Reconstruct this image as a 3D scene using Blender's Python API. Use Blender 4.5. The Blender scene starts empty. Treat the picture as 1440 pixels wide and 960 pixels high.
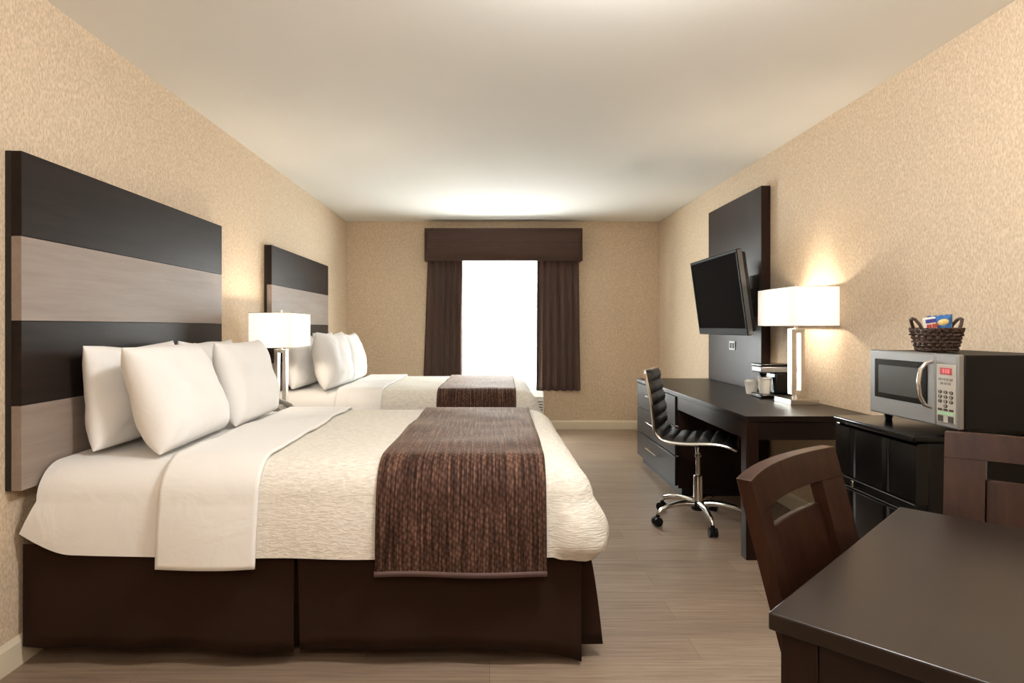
import bpy, bmesh, math, random
from mathutils import Vector, Matrix, noise
R = math.radians
PI = math.pi
random.seed(7)
scn = bpy.context.scene
COL = scn.collection

# ------------------------------------------------------------------ materials
def srgb(r, g, b):
    f = lambda c: (c/255/12.92) if c/255 <= 0.04045 else ((c/255+0.055)/1.055)**2.4
    return (f(r), f(g), f(b), 1.0)

def new_mat(name):
    m = bpy.data.materials.new(name)
    m.use_nodes = True
    nt = m.node_tree
    bsdf = nt.nodes.get('Principled BSDF')
    return m, nt, bsdf

def nd(nt, t, **kw):
    n = nt.nodes.new(t)
    for k, v in kw.items():
        if k.startswith('i_'):
            n.inputs[k[2:].replace('_', ' ')].default_value = v
        else:
            setattr(n, k, v)
    return n

def simple(name, col, rough=0.5, metal=0.0, spec=0.5, coat=0.0, ior=1.5, noise_amt=0.0, nscale=40, bump=0.0, bscale=200, sheen=0.0):
    m, nt, b = new_mat(name)
    b.inputs['Base Color'].default_value = col
    b.inputs['Roughness'].default_value = rough
    b.inputs['Metallic'].default_value = metal
    b.inputs['Specular IOR Level'].default_value = spec
    b.inputs['Coat Weight'].default_value = coat
    b.inputs['IOR'].default_value = ior
    b.inputs['Sheen Weight'].default_value = sheen
    tc = nd(nt, 'ShaderNodeTexCoord')
    if noise_amt:
        n = nd(nt, 'ShaderNodeTexNoise'); n.inputs['Scale'].default_value = nscale; n.inputs['Detail'].default_value = 4
        nt.links.new(tc.outputs['Object'], n.inputs['Vector'])
        mx = nd(nt, 'ShaderNodeMix', data_type='RGBA')
        mx.inputs['A'].default_value = tuple(c*(1-noise_amt) for c in col[:3])+(1,)
        mx.inputs['B'].default_value = tuple(min(1, c*(1+noise_amt)) for c in col[:3])+(1,)
        nt.links.new(n.outputs['Fac'], mx.inputs['Factor'])
        nt.links.new(mx.outputs['Result'], b.inputs['Base Color'])
    if bump:
        n2 = nd(nt, 'ShaderNodeTexNoise'); n2.inputs['Scale'].default_value = bscale; n2.inputs['Detail'].default_value = 3
        nt.links.new(tc.outputs['Object'], n2.inputs['Vector'])
        bp = nd(nt, 'ShaderNodeBump'); bp.inputs['Strength'].default_value = bump; bp.inputs['Distance'].default_value = 0.004
        nt.links.new(n2.outputs['Fac'], bp.inputs['Height'])
        nt.links.new(bp.outputs['Normal'], b.inputs['Normal'])
    return m

def wood(name, c1, c2, rough, axis='Z', scale=6.0, spec=0.5, coat=0.0, ior=1.5):
    m, nt, b = new_mat(name)
    tc = nd(nt, 'ShaderNodeTexCoord')
    mp = nd(nt, 'ShaderNodeMapping')
    s = {'X': (0.6, 9, 9), 'Y': (9, 0.6, 9), 'Z': (9, 9, 0.6)}[axis]
    mp.inputs['Scale'].default_value = s
    nt.links.new(tc.outputs['Object'], mp.inputs['Vector'])
    n = nd(nt, 'ShaderNodeTexNoise'); n.inputs['Scale'].default_value = scale; n.inputs['Detail'].default_value = 6; n.inputs['Roughness'].default_value = 0.65
    nt.links.new(mp.outputs['Vector'], n.inputs['Vector'])
    rp = nd(nt, 'ShaderNodeValToRGB')
    rp.color_ramp.elements[0].position = 0.3; rp.color_ramp.elements[0].color = c1
    rp.color_ramp.elements[1].position = 0.72; rp.color_ramp.elements[1].color = c2
    nt.links.new(n.outputs['Fac'], rp.inputs['Fac'])
    nt.links.new(rp.outputs['Color'], b.inputs['Base Color'])
    b.inputs['Roughness'].default_value = rough
    b.inputs['Specular IOR Level'].default_value = spec
    b.inputs['Coat Weight'].default_value = coat
    b.inputs['IOR'].default_value = ior
    b.inputs['Coat Roughness'].default_value = 0.2
    bp = nd(nt, 'ShaderNodeBump'); bp.inputs['Strength'].default_value = 0.05; bp.inputs['Distance'].default_value = 0.002
    nt.links.new(n.outputs['Fac'], bp.inputs['Height']); nt.links.new(bp.outputs['Normal'], b.inputs['Normal'])
    return m

def wallpaper():
    m, nt, b = new_mat('wallpaper')
    tc = nd(nt, 'ShaderNodeTexCoord')
    mp = nd(nt, 'ShaderNodeMapping'); mp.inputs['Scale'].default_value = (1, 1, 0.45)
    nt.links.new(tc.outputs['Object'], mp.inputs['Vector'])
    n = nd(nt, 'ShaderNodeTexNoise'); n.inputs['Scale'].default_value = 150; n.inputs['Detail'].default_value = 5; n.inputs['Roughness'].default_value = 0.7
    n2 = nd(nt, 'ShaderNodeTexVoronoi'); n2.inputs['Scale'].default_value = 130
    nt.links.new(mp.outputs['Vector'], n.inputs['Vector']); nt.links.new(mp.outputs['Vector'], n2.inputs['Vector'])
    ma = nd(nt, 'ShaderNodeMath', operation='MULTIPLY_ADD'); ma.inputs[1].default_value = 0.35
    nt.links.new(n2.outputs['Distance'], ma.inputs[0]); nt.links.new(n.outputs['Fac'], ma.inputs[2])
    rp = nd(nt, 'ShaderNodeValToRGB')
    rp.color_ramp.elements[0].position = 0.36; rp.color_ramp.elements[0].color = srgb(178, 156, 130)
    rp.color_ramp.elements[1].position = 0.86; rp.color_ramp.elements[1].color = srgb(222, 203, 177)
    nt.links.new(ma.outputs[0], rp.inputs['Fac']); nt.links.new(rp.outputs['Color'], b.inputs['Base Color'])
    b.inputs['Roughness'].default_value = 0.75
    b.inputs['Specular IOR Level'].default_value = 0.25
    bp = nd(nt, 'ShaderNodeBump'); bp.inputs['Strength'].default_value = 0.25; bp.inputs['Distance'].default_value = 0.002
    nt.links.new(ma.outputs[0], bp.inputs['Height']); nt.links.new(bp.outputs['Normal'], b.inputs['Normal'])
    return m

def floor_mat():
    m, nt, b = new_mat('laminate_planks')
    tc = nd(nt, 'ShaderNodeTexCoord')
    br = nd(nt, 'ShaderNodeTexBrick'); br.offset = 0.37
    br.inputs['Scale'].default_value = 1.0
    br.inputs['Brick Width'].default_value = 1.22; br.inputs['Row Height'].default_value = 0.16
    br.inputs['Mortar Size'].default_value = 0.0012; br.inputs['Mortar Smooth'].default_value = 0.3
    br.inputs['Color1'].default_value = srgb(140, 121, 104); br.inputs['Color2'].default_value = srgb(155, 135, 117)
    br.inputs['Mortar'].default_value = srgb(118, 98, 82)
    nt.links.new(tc.outputs['Object'], br.inputs['Vector'])
    mp = nd(nt, 'ShaderNodeMapping'); mp.inputs['Scale'].default_value = (1.1, 26, 1)
    nt.links.new(tc.outputs['Object'], mp.inputs['Vector'])
    n = nd(nt, 'ShaderNodeTexNoise'); n.inputs['Scale'].default_value = 2.2; n.inputs['Detail'].default_value = 8; n.inputs['Roughness'].default_value = 0.68; n.inputs['Distortion'].default_value = 0.6
    nt.links.new(mp.outputs['Vector'], n.inputs['Vector'])
    rp = nd(nt, 'ShaderNodeValToRGB')
    rp.color_ramp.elements[0].position = 0.3; rp.color_ramp.elements[0].color = (0.55, 0.53, 0.51, 1)
    rp.color_ramp.elements[1].position = 0.7; rp.color_ramp.elements[1].color = (1.08, 1.08, 1.08, 1)
    nt.links.new(n.outputs['Fac'], rp.inputs['Fac'])
    mx = nd(nt, 'ShaderNodeMix', data_type='RGBA', blend_type='MULTIPLY'); mx.inputs['Factor'].default_value = 1
    nt.links.new(br.outputs['Color'], mx.inputs['A']); nt.links.new(rp.outputs['Color'], mx.inputs['B'])
    nt.links.new(mx.outputs['Result'], b.inputs['Base Color'])
    b.inputs['Roughness'].default_value = 0.42
    b.inputs['Specular IOR Level'].default_value = 0.4
    bp = nd(nt, 'ShaderNodeBump'); bp.inputs['Strength'].default_value = 0.12; bp.inputs['Distance'].default_value = 0.002
    nt.links.new(n.outputs['Fac'], bp.inputs['Height']); nt.links.new(bp.outputs['Normal'], b.inputs['Normal'])
    return m

def coverlet_mat():
    m, nt, b = new_mat('puckered_cotton')
    uv = nd(nt, 'ShaderNodeUVMap')
    mp = nd(nt, 'ShaderNodeMapping'); mp.inputs['Scale'].default_value = (22, 92, 1)
    nt.links.new(uv.outputs['UV'], mp.inputs['Vector'])
    n = nd(nt, 'ShaderNodeTexNoise'); n.inputs['Scale'].default_value = 1.6; n.inputs['Detail'].default_value = 2.0; n.inputs['Distortion'].default_value = 1.0
    nt.links.new(mp.outputs['Vector'], n.inputs['Vector'])
    rp = nd(nt, 'ShaderNodeValToRGB')
    rp.color_ramp.elements[0].position = 0.32; rp.color_ramp.elements[0].color = srgb(214, 208, 196)
    rp.color_ramp.elements[1].position = 0.62; rp.color_ramp.elements[1].color = srgb(236, 232, 223)
    nt.links.new(n.outputs['Fac'], rp.inputs['Fac']); nt.links.new(rp.outputs['Color'], b.inputs['Base Color'])
    b.inputs['Roughness'].default_value = 0.85; b.inputs['Specular IOR Level'].default_value = 0.2
    bp = nd(nt, 'ShaderNodeBump'); bp.inputs['Strength'].default_value = 0.6; bp.inputs['Distance'].default_value = 0.005
    nt.links.new(n.outputs['Fac'], bp.inputs['Height']); nt.links.new(bp.outputs['Normal'], b.inputs['Normal'])
    return m

def runner_mat():
    m, nt, b = new_mat('woven_brown_runner')
    uv = nd(nt, 'ShaderNodeUVMap')
    mp = nd(nt, 'ShaderNodeMapping'); mp.inputs['Scale'].default_value = (130, 4, 1)
    nt.links.new(uv.outputs['UV'], mp.inputs['Vector'])
    n = nd(nt, 'ShaderNodeTexNoise'); n.inputs['Scale'].default_value = 1.0; n.inputs['Detail'].default_value = 3.0
    nt.links.new(mp.outputs['Vector'], n.inputs['Vector'])
    rp = nd(nt, 'ShaderNodeValToRGB')
    e = rp.color_ramp.elements
    e[0].position = 0.36; e[0].color = srgb(50, 34, 28)
    e[1].position = 0.70; e[1].color = srgb(122, 93, 77)
    k = e.new(0.52); k.color = srgb(84, 60, 50)
    nt.links.new(n.outputs['Fac'], rp.inputs['Fac'])
    # diagonal quilted weave
    mp2 = nd(nt, 'ShaderNodeMapping'); mp2.inputs['Rotation'].default_value = (0, 0, R(28)); mp2.inputs['Scale'].default_value = (74, 56, 1)
    nt.links.new(uv.outputs['UV'], mp2.inputs['Vector'])
    ck = nd(nt, 'ShaderNodeTexVoronoi'); ck.inputs['Scale'].default_value = 1.0; ck.inputs['Randomness'].default_value = 0.45
    nt.links.new(mp2.outputs['Vector'], ck.inputs['Vector'])
    rp2 = nd(nt, 'ShaderNodeValToRGB')
    rp2.color_ramp.elements[0].position = 0.1; rp2.color_ramp.elements[0].color = (1.25, 1.25, 1.25, 1)
    rp2.color_ramp.elements[1].position = 0.65; rp2.color_ramp.elements[1].color = (0.46, 0.44, 0.44, 1)
    nt.links.new(ck.outputs['Distance'], rp2.inputs['Fac'])
    mx = nd(nt, 'ShaderNodeMix', data_type='RGBA', blend_type='MULTIPLY'); mx.inputs['Factor'].default_value = 1
    nt.links.new(rp.outputs['Color'], mx.inputs['A']); nt.links.new(rp2.outputs['Color'], mx.inputs['B'])
    nt.links.new(mx.outputs['Result'], b.inputs['Base Color'])
    b.inputs['Roughness'].default_value = 0.75; b.inputs['Specular IOR Level'].default_value = 0.1
    b.inputs['Sheen Weight'].default_value = 0.35; b.inputs['Sheen Roughness'].default_value = 0.35; b.inputs['Sheen Tint'].default_value = srgb(225, 200, 180)
    bp = nd(nt, 'ShaderNodeBump'); bp.invert = True; bp.inputs['Strength'].default_value = 0.5; bp.inputs['Distance'].default_value = 0.003
    nt.links.new(ck.outputs['Distance'], bp.inputs['Height']); nt.links.new(bp.outputs['Normal'], b.inputs['Normal'])
    return m

def linen_mat(name, col):
    m, nt, b = new_mat(name)
    tc = nd(nt, 'ShaderNodeTexCoord')
    n = nd(nt, 'ShaderNodeTexNoise'); n.inputs['Scale'].default_value = 7; n.inputs['Detail'].default_value = 3; n.inputs['Distortion'].default_value = 0.8
    nt.links.new(tc.outputs['Object'], n.inputs['Vector'])
    n3 = nd(nt, 'ShaderNodeTexNoise'); n3.inputs['Scale'].default_value = 600
    nt.links.new(tc.outputs['Object'], n3.inputs['Vector'])
    b1 = nd(nt, 'ShaderNodeBump'); b1.inputs['Strength'].default_value = 0.28; b1.inputs['Distance'].default_value = 0.02
    nt.links.new(n.outputs['Fac'], b1.inputs['Height'])
    b2 = nd(nt, 'ShaderNodeBump'); b2.inputs['Strength'].default_value = 0.08; b2.inputs['Distance'].default_value = 0.001
    nt.links.new(n3.outputs['Fac'], b2.inputs['Height']); nt.links.new(b1.outputs['Normal'], b2.inputs['Normal'])
    nt.links.new(b2.outputs['Normal'], b.inputs['Normal'])
    b.inputs['Base Color'].default_value = col
    b.inputs['Roughness'].default_value = 0.8; b.inputs['Specular IOR Level'].default_value = 0.2
    b.inputs['Sheen Weight'].default_value = 0.1
    return m

def shade_mat():
    m, nt, b = new_mat('lamp_shade_fabric')
    nt.nodes.remove(b)
    out = nt.nodes['Material Output']
    d = nd(nt, 'ShaderNodeBsdfDiffuse'); d.inputs['Color'].default_value = (0.9, 0.89, 0.88, 1)
    t = nd(nt, 'ShaderNodeBsdfTranslucent'); t.inputs['Color'].default_value = (0.93, 0.92, 0.90, 1)
    mx = nd(nt, 'ShaderNodeMixShader'); mx.inputs['Fac'].default_value = 0.15
    nt.links.new(d.outputs[0], mx.inputs[1]); nt.links.new(t.outputs[0], mx.inputs[2])
    e = nd(nt, 'ShaderNodeEmission'); e.inputs['Color'].default_value = (1, 0.95, 0.88, 1); e.inputs['Strength'].default_value = 0.15
    ad = nd(nt, 'ShaderNodeAddShader')
    nt.links.new(mx.outputs[0], ad.inputs[0]); nt.links.new(e.outputs[0], ad.inputs[1])
    nt.links.new(ad.outputs[0], out.inputs['Surface'])
    return m

def sheer_mat():
    m, nt, b = new_mat('sheer_voile')
    nt.nodes.remove(b)
    out = nt.nodes['Material Output']
    d = nd(nt, 'ShaderNodeBsdfDiffuse'); d.inputs['Color'].default_value = (0.85, 0.86, 0.85, 1)
    t = nd(nt, 'ShaderNodeBsdfTranslucent'); t.inputs['Color'].default_value = (0.92, 0.95, 0.94, 1)
    tr = nd(nt, 'ShaderNodeBsdfTransparent'); tr.inputs['Color'].default_value = (1, 1, 1, 1)
    m1 = nd(nt, 'ShaderNodeMixShader'); m1.inputs['Fac'].default_value = 0.7
    nt.links.new(d.outputs[0], m1.inputs[1]); nt.links.new(t.outputs[0], m1.inputs[2])
    m2 = nd(nt, 'ShaderNodeMixShader'); m2.inputs['Fac'].default_value = 0.3
    nt.links.new(m1.outputs[0], m2.inputs[1]); nt.links.new(tr.outputs[0], m2.inputs[2])
    nt.links.new(m2.outputs[0], out.inputs['Surface'])
    return m

def emit_mat(name, col, s):
    m, nt, b = new_mat(name)
    b.inputs['Base Color'].default_value = col
    b.inputs['Emission Color'].default_value = col
    b.inputs['Emission Strength'].default_value = s
    return m

def glass_mat():
    m, nt, b = new_mat('window_glass')
    nt.nodes.remove(b)
    out = nt.nodes['Material Output']
    tr = nd(nt, 'ShaderNodeBsdfTransparent'); tr.inputs['Color'].default_value = (0.95, 0.97, 0.97, 1)
    g = nd(nt, 'ShaderNodeBsdfGlossy'); g.inputs['Roughness'].default_value = 0.02
    mx = nd(nt, 'ShaderNodeMixShader'); mx.inputs['Fac'].default_value = 0.06
    nt.links.new(tr.outputs[0], mx.inputs[1]); nt.links.new(g.outputs[0], mx.inputs[2])
    nt.links.new(mx.outputs[0], out.inputs['Surface'])
    return m

M = {}
M['wall'] = wallpaper()
M['ceiling'] = simple('ceiling_paint', srgb(236, 235, 229), 0.9, spec=0.2, noise_amt=0.015, nscale=3)
M['floor'] = floor_mat()
M['base'] = simple('baseboard_paint', srgb(226, 214, 190), 0.4, noise_amt=0.02)
M['espresso'] = wood('espresso_wood', srgb(20, 12, 9), srgb(33, 22, 17), 0.38, 'Y', 5, spec=0.5, ior=1.36)
M['espresso_v'] = wood('espresso_wood_upright', srgb(26, 13, 9), srgb(42, 25, 18), 0.38, 'Z', 5, spec=0.5, ior=1.33)
M['board_dark'] = wood('headboard_dark', srgb(36, 30, 27), srgb(46, 38, 34), 0.42, 'Y', 3, spec=0.5, ior=1.16)
M['board_light'] = wood('headboard_taupe', srgb(136, 122, 114), srgb(152, 138, 128), 0.5, 'Y', 3, spec=0.4, ior=1.3)
M['edge_black'] = simple('black_edge', srgb(20, 15, 13), 0.5)
M['chairwood'] = wood('walnut_chair', srgb(38, 21, 14), srgb(60, 36, 25), 0.34, 'Z', 5, spec=0.5, ior=1.26)
M['tablewood'] = wood('dark_table', srgb(22, 14, 11), srgb(31, 21, 16), 0.34, 'X', 3, spec=0.5)
M['linen'] = linen_mat('white_linen', srgb(238, 237, 235))
M['pillow'] = linen_mat('pillow_cotton', srgb(242, 241, 240))
M['coverlet'] = coverlet_mat()
M['runner'] = runner_mat()
M['hem'] = simple('runner_binding', srgb(84, 62, 58), 0.7, noise_amt=0.2, nscale=120)
M['skirt'] = simple('bed_skirt_fabric', srgb(44, 28, 19), 0.9, spec=0.15, noise_amt=0.12, nscale=8, bump=0.15, bscale=400)
M['curtain'] = simple('curtain_fabric', srgb(86, 66, 58), 0.85, spec=0.2, noise_amt=0.08, nscale=60, bump=0.1, bscale=500, sheen=0.1)
M['valance'] = simple('valance_fabric', srgb(73, 54, 46), 0.85, spec=0.2, noise_amt=0.06, nscale=80, bump=0.1, bscale=500, sheen=0.1)
M['sheer'] = sheer_mat()
M['glass'] = glass_mat()
M['white_plastic'] = simple('white_plastic', srgb(228, 228, 224), 0.35, noise_amt=0.02)
M['grey_plastic'] = simple('grey_plastic', srgb(120, 116, 110), 0.45, noise_amt=0.04)
M['vinyl'] = simple('window_vinyl', srgb(232, 232, 228), 0.4, noise_amt=0.01)
M['dark_trim'] = simple('dark_grey_trim', srgb(66, 66, 64), 0.4, noise_amt=0.04)
M['black_gloss'] = simple('black_gloss', srgb(12, 11, 11), 0.2, spec=0.5, ior=1.36, noise_amt=0.05, nscale=4)
M['tv_bezel'] = simple('tv_bezel_black', srgb(16, 14, 13), 0.5, spec=0.5, ior=1.1, noise_amt=0.04)
M['black_matte'] = simple('black_matte', srgb(15, 13, 12), 0.5, ior=1.3, noise_amt=0.05)
M['screen'] = simple('tv_screen', srgb(24, 21, 19), 0.6, spec=0.5, ior=1.02, noise_amt=0.02)
M['chrome'] = simple('chrome', (0.82, 0.81, 0.79, 1), 0.13, metal=1.0, noise_amt=0.01)
M['nickel'] = simple('brushed_nickel', (0.76, 0.72, 0.66, 1), 0.25, metal=1.0, noise_amt=0.02)
M['steel'] = simple('stainless_front', (0.27, 0.265, 0.26, 1), 0.45, metal=0.6, noise_amt=0.03, nscale=30)
M['leather'] = simple('black_leather', srgb(26, 25, 25), 0.32, spec=0.5, noise_amt=0.08, nscale=30, bump=0.12, bscale=300)
M['shade'] = shade_mat()
M['wicker'] = simple('dark_wicker', srgb(58, 38, 28), 0.55, noise_amt=0.35, nscale=60)
M['wicker_dark'] = simple('wicker_stakes', srgb(40, 26, 20), 0.6, noise_amt=0.3, nscale=60)
M['paper'] = simple('white_paper', srgb(236, 232, 222), 0.7, noise_amt=0.03)
M['blue'] = simple('blue_foil', srgb(40, 105, 175), 0.3, noise_amt=0.35, nscale=45)
M['lightblue'] = simple('pale_blue_foil', srgb(130, 178, 210), 0.3, noise_amt=0.15, nscale=45)
M['navy'] = simple('packet_blue_ink', srgb(70, 72, 150), 0.5, noise_amt=0.05)
M['red'] = simple('packet_red_ink', srgb(178, 58, 40), 0.5, noise_amt=0.1)
M['cream'] = simple('packet_cream_ink', srgb(226, 205, 140), 0.5, noise_amt=0.3, nscale=120)
M['panel_grey'] = simple('control_panel_grey', srgb(170, 163, 152), 0.4, noise_amt=0.03)
M['key_dark'] = simple('key_dark', srgb(52, 46, 42), 0.5, noise_amt=0.05)
M['key_light'] = simple('key_print', srgb(205, 198, 188), 0.5, noise_amt=0.02)
M['key_green'] = simple('key_green', srgb(150, 190, 150), 0.5, noise_amt=0.05)
M['display'] = emit_mat('display_red', srgb(168, 66, 70), 0.05)
M['display_seg'] = emit_mat('display_digits', srgb(214, 120, 122), 0.15)
M['mw_window'] = simple('microwave_mesh_window', srgb(56, 56, 53), 0.3, spec=0.4, noise_amt=0.03)
M['bulb'] = emit_mat('bulb_glow', (1.0, 0.86, 0.66, 1), 5.0)
M['outside'] = simple('outside_wall', srgb(200, 198, 192), 0.9, noise_amt=0.03)

# ------------------------------------------------------------------ mesh helpers
def fin(bm):
    bmesh.ops.recalc_face_normals(bm, faces=bm.faces[:])
    return bm

def box(bm, x0, x1, y0, y1, z0, z1, rot=None):
    c = [(x, y, z) for z in (z0, z1) for y in (y0, y1) for x in (x0, x1)]
    if rot is not None:
        c = [rot @ Vector(p) for p in c]
    v = [bm.verts.new(p) for p in c]
    for f in ((0, 2, 3, 1), (4, 5, 7, 6), (0, 1, 5, 4), (2, 6, 7, 3), (0, 4, 6, 2), (1, 3, 7, 5)):
        bm.faces.new([v[i] for i in f])
    return v

def bx(*a):
    bm = bmesh.new(); box(bm, *a); return bm

def frame_of(d):
    d = d.normalized()
    up = Vector((0, 0, 1)) if abs(d.z) < 0.9 else Vector((1, 0, 0))
    a = d.cross(up).normalized(); b = d.cross(a).normalized()
    return a, b

def cyl(bm, p0, p1, r0, r1=None, seg=16):
    r1 = r0 if r1 is None else r1
    p0, p1 = Vector(p0), Vector(p1)
    a, b = frame_of(p1-p0)
    A = [bm.verts.new(p0+(a*math.cos(2*PI*i/seg)+b*math.sin(2*PI*i/seg))*r0) for i in range(seg)]
    B = [bm.verts.new(p1+(a*math.cos(2*PI*i/seg)+b*math.sin(2*PI*i/seg))*r1) for i in range(seg)]
    for i in range(seg):
        bm.faces.new((A[i], A[(i+1) % seg], B[(i+1) % seg], B[i]))
    bm.faces.new(A[::-1]); bm.faces.new(B)

def tube(bm, pts, r, seg=8, closed=False, flat=1.0):
    pts = [Vector(p) for p in pts]
    n = len(pts)
    rad = r if isinstance(r, (list, tuple)) else [r]*n
    rings = []
    pa = None
    for i in range(n):
        if closed:
            d = pts[(i+1) % n]-pts[i-1]
        else:
            d = pts[min(i+1, n-1)]-pts[max(i-1, 0)]
        d = d.normalized()
        if pa is None:
            a, b = frame_of(d)
        else:
            a = (pa-d*pa.dot(d)).normalized(); b = d.cross(a).normalized()
        pa = a
        rings.append([bm.verts.new(pts[i]+(a*math.cos(2*PI*k/seg)+b*math.sin(2*PI*k/seg)*flat)*rad[i]) for k in range(seg)])
    m = n if closed else n-1
    for i in range(m):
        P, Q = rings[i], rings[(i+1) % n]
        for k in range(seg):
            bm.faces.new((P[k], P[(k+1) % seg], Q[(k+1) % seg], Q[k]))
    if not closed:
        bm.faces.new(rings[0][::-1]); bm.faces.new(rings[-1])

def lathe(bm, prof, seg=24, c=(0, 0, 0)):
    rings = []
    for r, z in prof:
        rings.append([bm.verts.new((c[0]+max(r, 1e-4)*math.cos(2*PI*k/seg), c[1]+max(r, 1e-4)*math.sin(2*PI*k/seg), c[2]+z)) for k in range(seg)])
    for P, Q in zip(rings, rings[1:]):
        for k in range(seg):
            bm.faces.new((P[k], P[(k+1) % seg], Q[(k+1) % seg], Q[k]))
    bm.faces.new(rings[0][::-1]); bm.faces.new(rings[-1])

def grid_surface(bm, rows, uvs=None):
    """rows: list of lists of points; uvs: same shape of (u,v)"""
    V = [[bm.verts.new(p) for p in row] for row in rows]
    uvl = bm.loops.layers.uv.verify() if uvs else None
    for i in range(len(V)-1):
        for j in range(len(V[0])-1):
            f = bm.faces.new((V[i][j], V[i][j+1], V[i+1][j+1], V[i+1][j]))
            if uvs:
                for l, (a, b) in zip(f.loops, ((i, j), (i, j+1), (i+1, j+1), (i+1, j))):
                    l[uvl].uv = uvs[a][b]
    return V

def obj(name, bm, mat, parent=None, bevel=0.0, smooth=True, solid=0.0, sub=0, segs=2, angle=40, recalc=True):
    if recalc:
        bmesh.ops.recalc_face_normals(bm, faces=bm.faces[:])
    me = bpy.data.meshes.new(name)
    if smooth:
        for f in bm.faces:
            f.smooth = True
    bm.to_mesh(me); bm.free()
    if smooth:
        me.set_sharp_from_angle(angle=R(angle))
    me.materials.append(mat)
    o = bpy.data.objects.new(name, me)
    COL.objects.link(o)
    if parent is not None:
        o.parent = parent
    if solid:
        s = o.modifiers.new('solid', 'SOLIDIFY'); s.thickness = solid; s.offset = -1
    if bevel:
        b = o.modifiers.new('bevel', 'BEVEL'); b.width = bevel; b.segments = segs; b.limit_method = 'ANGLE'; b.angle_limit = R(35)
    if sub:
        s = o.modifiers.new('sub', 'SUBSURF'); s.levels = sub; s.render_levels = sub
    return o

def thing(name, label, cat, loc=(0, 0, 0), rz=0.0, group=None):
    o = bpy.data.objects.new(name, None)
    o.empty_display_size = 0.1
    COL.objects.link(o)
    o.location = loc; o.rotation_euler = (0, 0, rz)
    tag(o, label, cat, group)
    return o

def tag(o, label, cat, group=None):
    o['label'] = label; o['category'] = cat
    if group: o['group'] = group
    return o

def struct(name, bm, mat, parent=None, bevel=0.0, smooth=False):
    o = obj(name, bm, mat, parent, bevel=bevel, smooth=smooth)
    o['kind'] = 'structure'
    return o

def dup(root, loc, rz, label, group=None):
    r = root.copy(); COL.objects.link(r)
    r.location = loc; r.rotation_euler = (0, 0, rz); r['label'] = label
    if group: r['group'] = group
    for ch in list(root.children):
        c = ch.copy(); COL.objects.link(c); c.parent = r
        for g in list(ch.children):
            d = g.copy(); COL.objects.link(d); d.parent = c
    return r

# ------------------------------------------------------------------ room
XL, XR, YF, YB, H = -1.685, 2.0, -0.9, 7.29, 2.446
T = 0.12
struct('floor', bx(XL-T, XR+T, YF-T, YB+T, -0.1, 0), M['floor'])
struct('ceiling', bx(XL-T, XR+T, YF-T, YB+T, H, H+0.1), M['ceiling'])
struct('wall_left', bx(XL-T, XL, YF-T, YB+T, 0, H), M['wall'])
struct('wall_right', bx(XR, XR+T, YF-T, YB+T, 0, H), M['wall'])
struct('wall_front', bx(XL, XR, YF-T, YF, 0, H), M['wall'])
WX0, WX1, WZ0, WZ1 = -0.52, 0.80, 0.56, 2.08
bm = bmesh.new()
box(bm, XL, WX0, YB, YB+T, 0, H); box(bm, WX1, XR, YB, YB+T, 0, H)
box(bm, WX0, WX1, YB, YB+T, 0, WZ0); box(bm, WX0, WX1, YB, YB+T, WZ1, H)
struct('wall_back', bm, M['wall'])

def baseboard(name, x0, x1, y0, y1, axis):
    bm = bmesh.new()
    prof = [(0, 0), (0.014, 0), (0.014, 0.085), (0.009, 0.095), (0.005, 0.105), (0, 0.105)]
    A, B = [], []
    for d, z in prof:
        if axis == 'left': A.append((x0+d, y0, z)); B.append((x0+d, y1, z))
        elif axis == 'right': A.append((x1-d, y0, z)); B.append((x1-d, y1, z))
        elif axis == 'back': A.append((x0, y1-d, z)); B.append((x1, y1-d, z))
    VA = [bm.verts.new(p) for p in A]; VB = [bm.verts.new(p) for p in B]
    n = len(prof)
    for i in range(n):
        bm.faces.new((VA[i], VA[(i+1) % n], VB[(i+1) % n], VB[i]))
    bm.faces.new(VA); bm.faces.new(VB[::-1])
    return struct(name, bm, M['base'])
baseboard('baseboard_left', XL, 0, YF, YB, 'left')
baseboard('baseboard_right', 0, XR, YF, YB, 'right')
baseboard('baseboard_back', XL+0.014, XR-0.014, 0, YB, 'back')

# window: frame, two sashes, panes
win = bpy.data.objects.new('window_1', None); COL.objects.link(win); win['kind'] = 'structure'
win.location = ((WX0+WX1)/2, YB+0.06, WZ0)
ww, wh = (WX1-WX0)/2, WZ1-WZ0
bm = bmesh.new()
box(bm, -ww, ww, -0.03, 0.05, 0, 0.05); box(bm, -ww, ww, -0.03, 0.05, wh-0.05, wh)
box(bm, -ww, -ww+0.05, -0.03, 0.05, 0.05, wh-0.05); box(bm, ww-0.05, ww, -0.03, 0.05, 0.05, wh-0.05)
box(bm, -0.025, 0.025, -0.02, 0.04, 0.05, wh-0.05)
obj('window_frame', bm, M['vinyl'], win, bevel=0.004)
obj('pane', bx(-ww+0.05, -0.025, 0.008, 0.014, 0.05, wh-0.05), M['glass'], win, smooth=False)
obj('pane', bx(0.025, ww-0.05, 0.008, 0.014, 0.05, wh-0.05), M['glass'], win, smooth=False)

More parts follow.
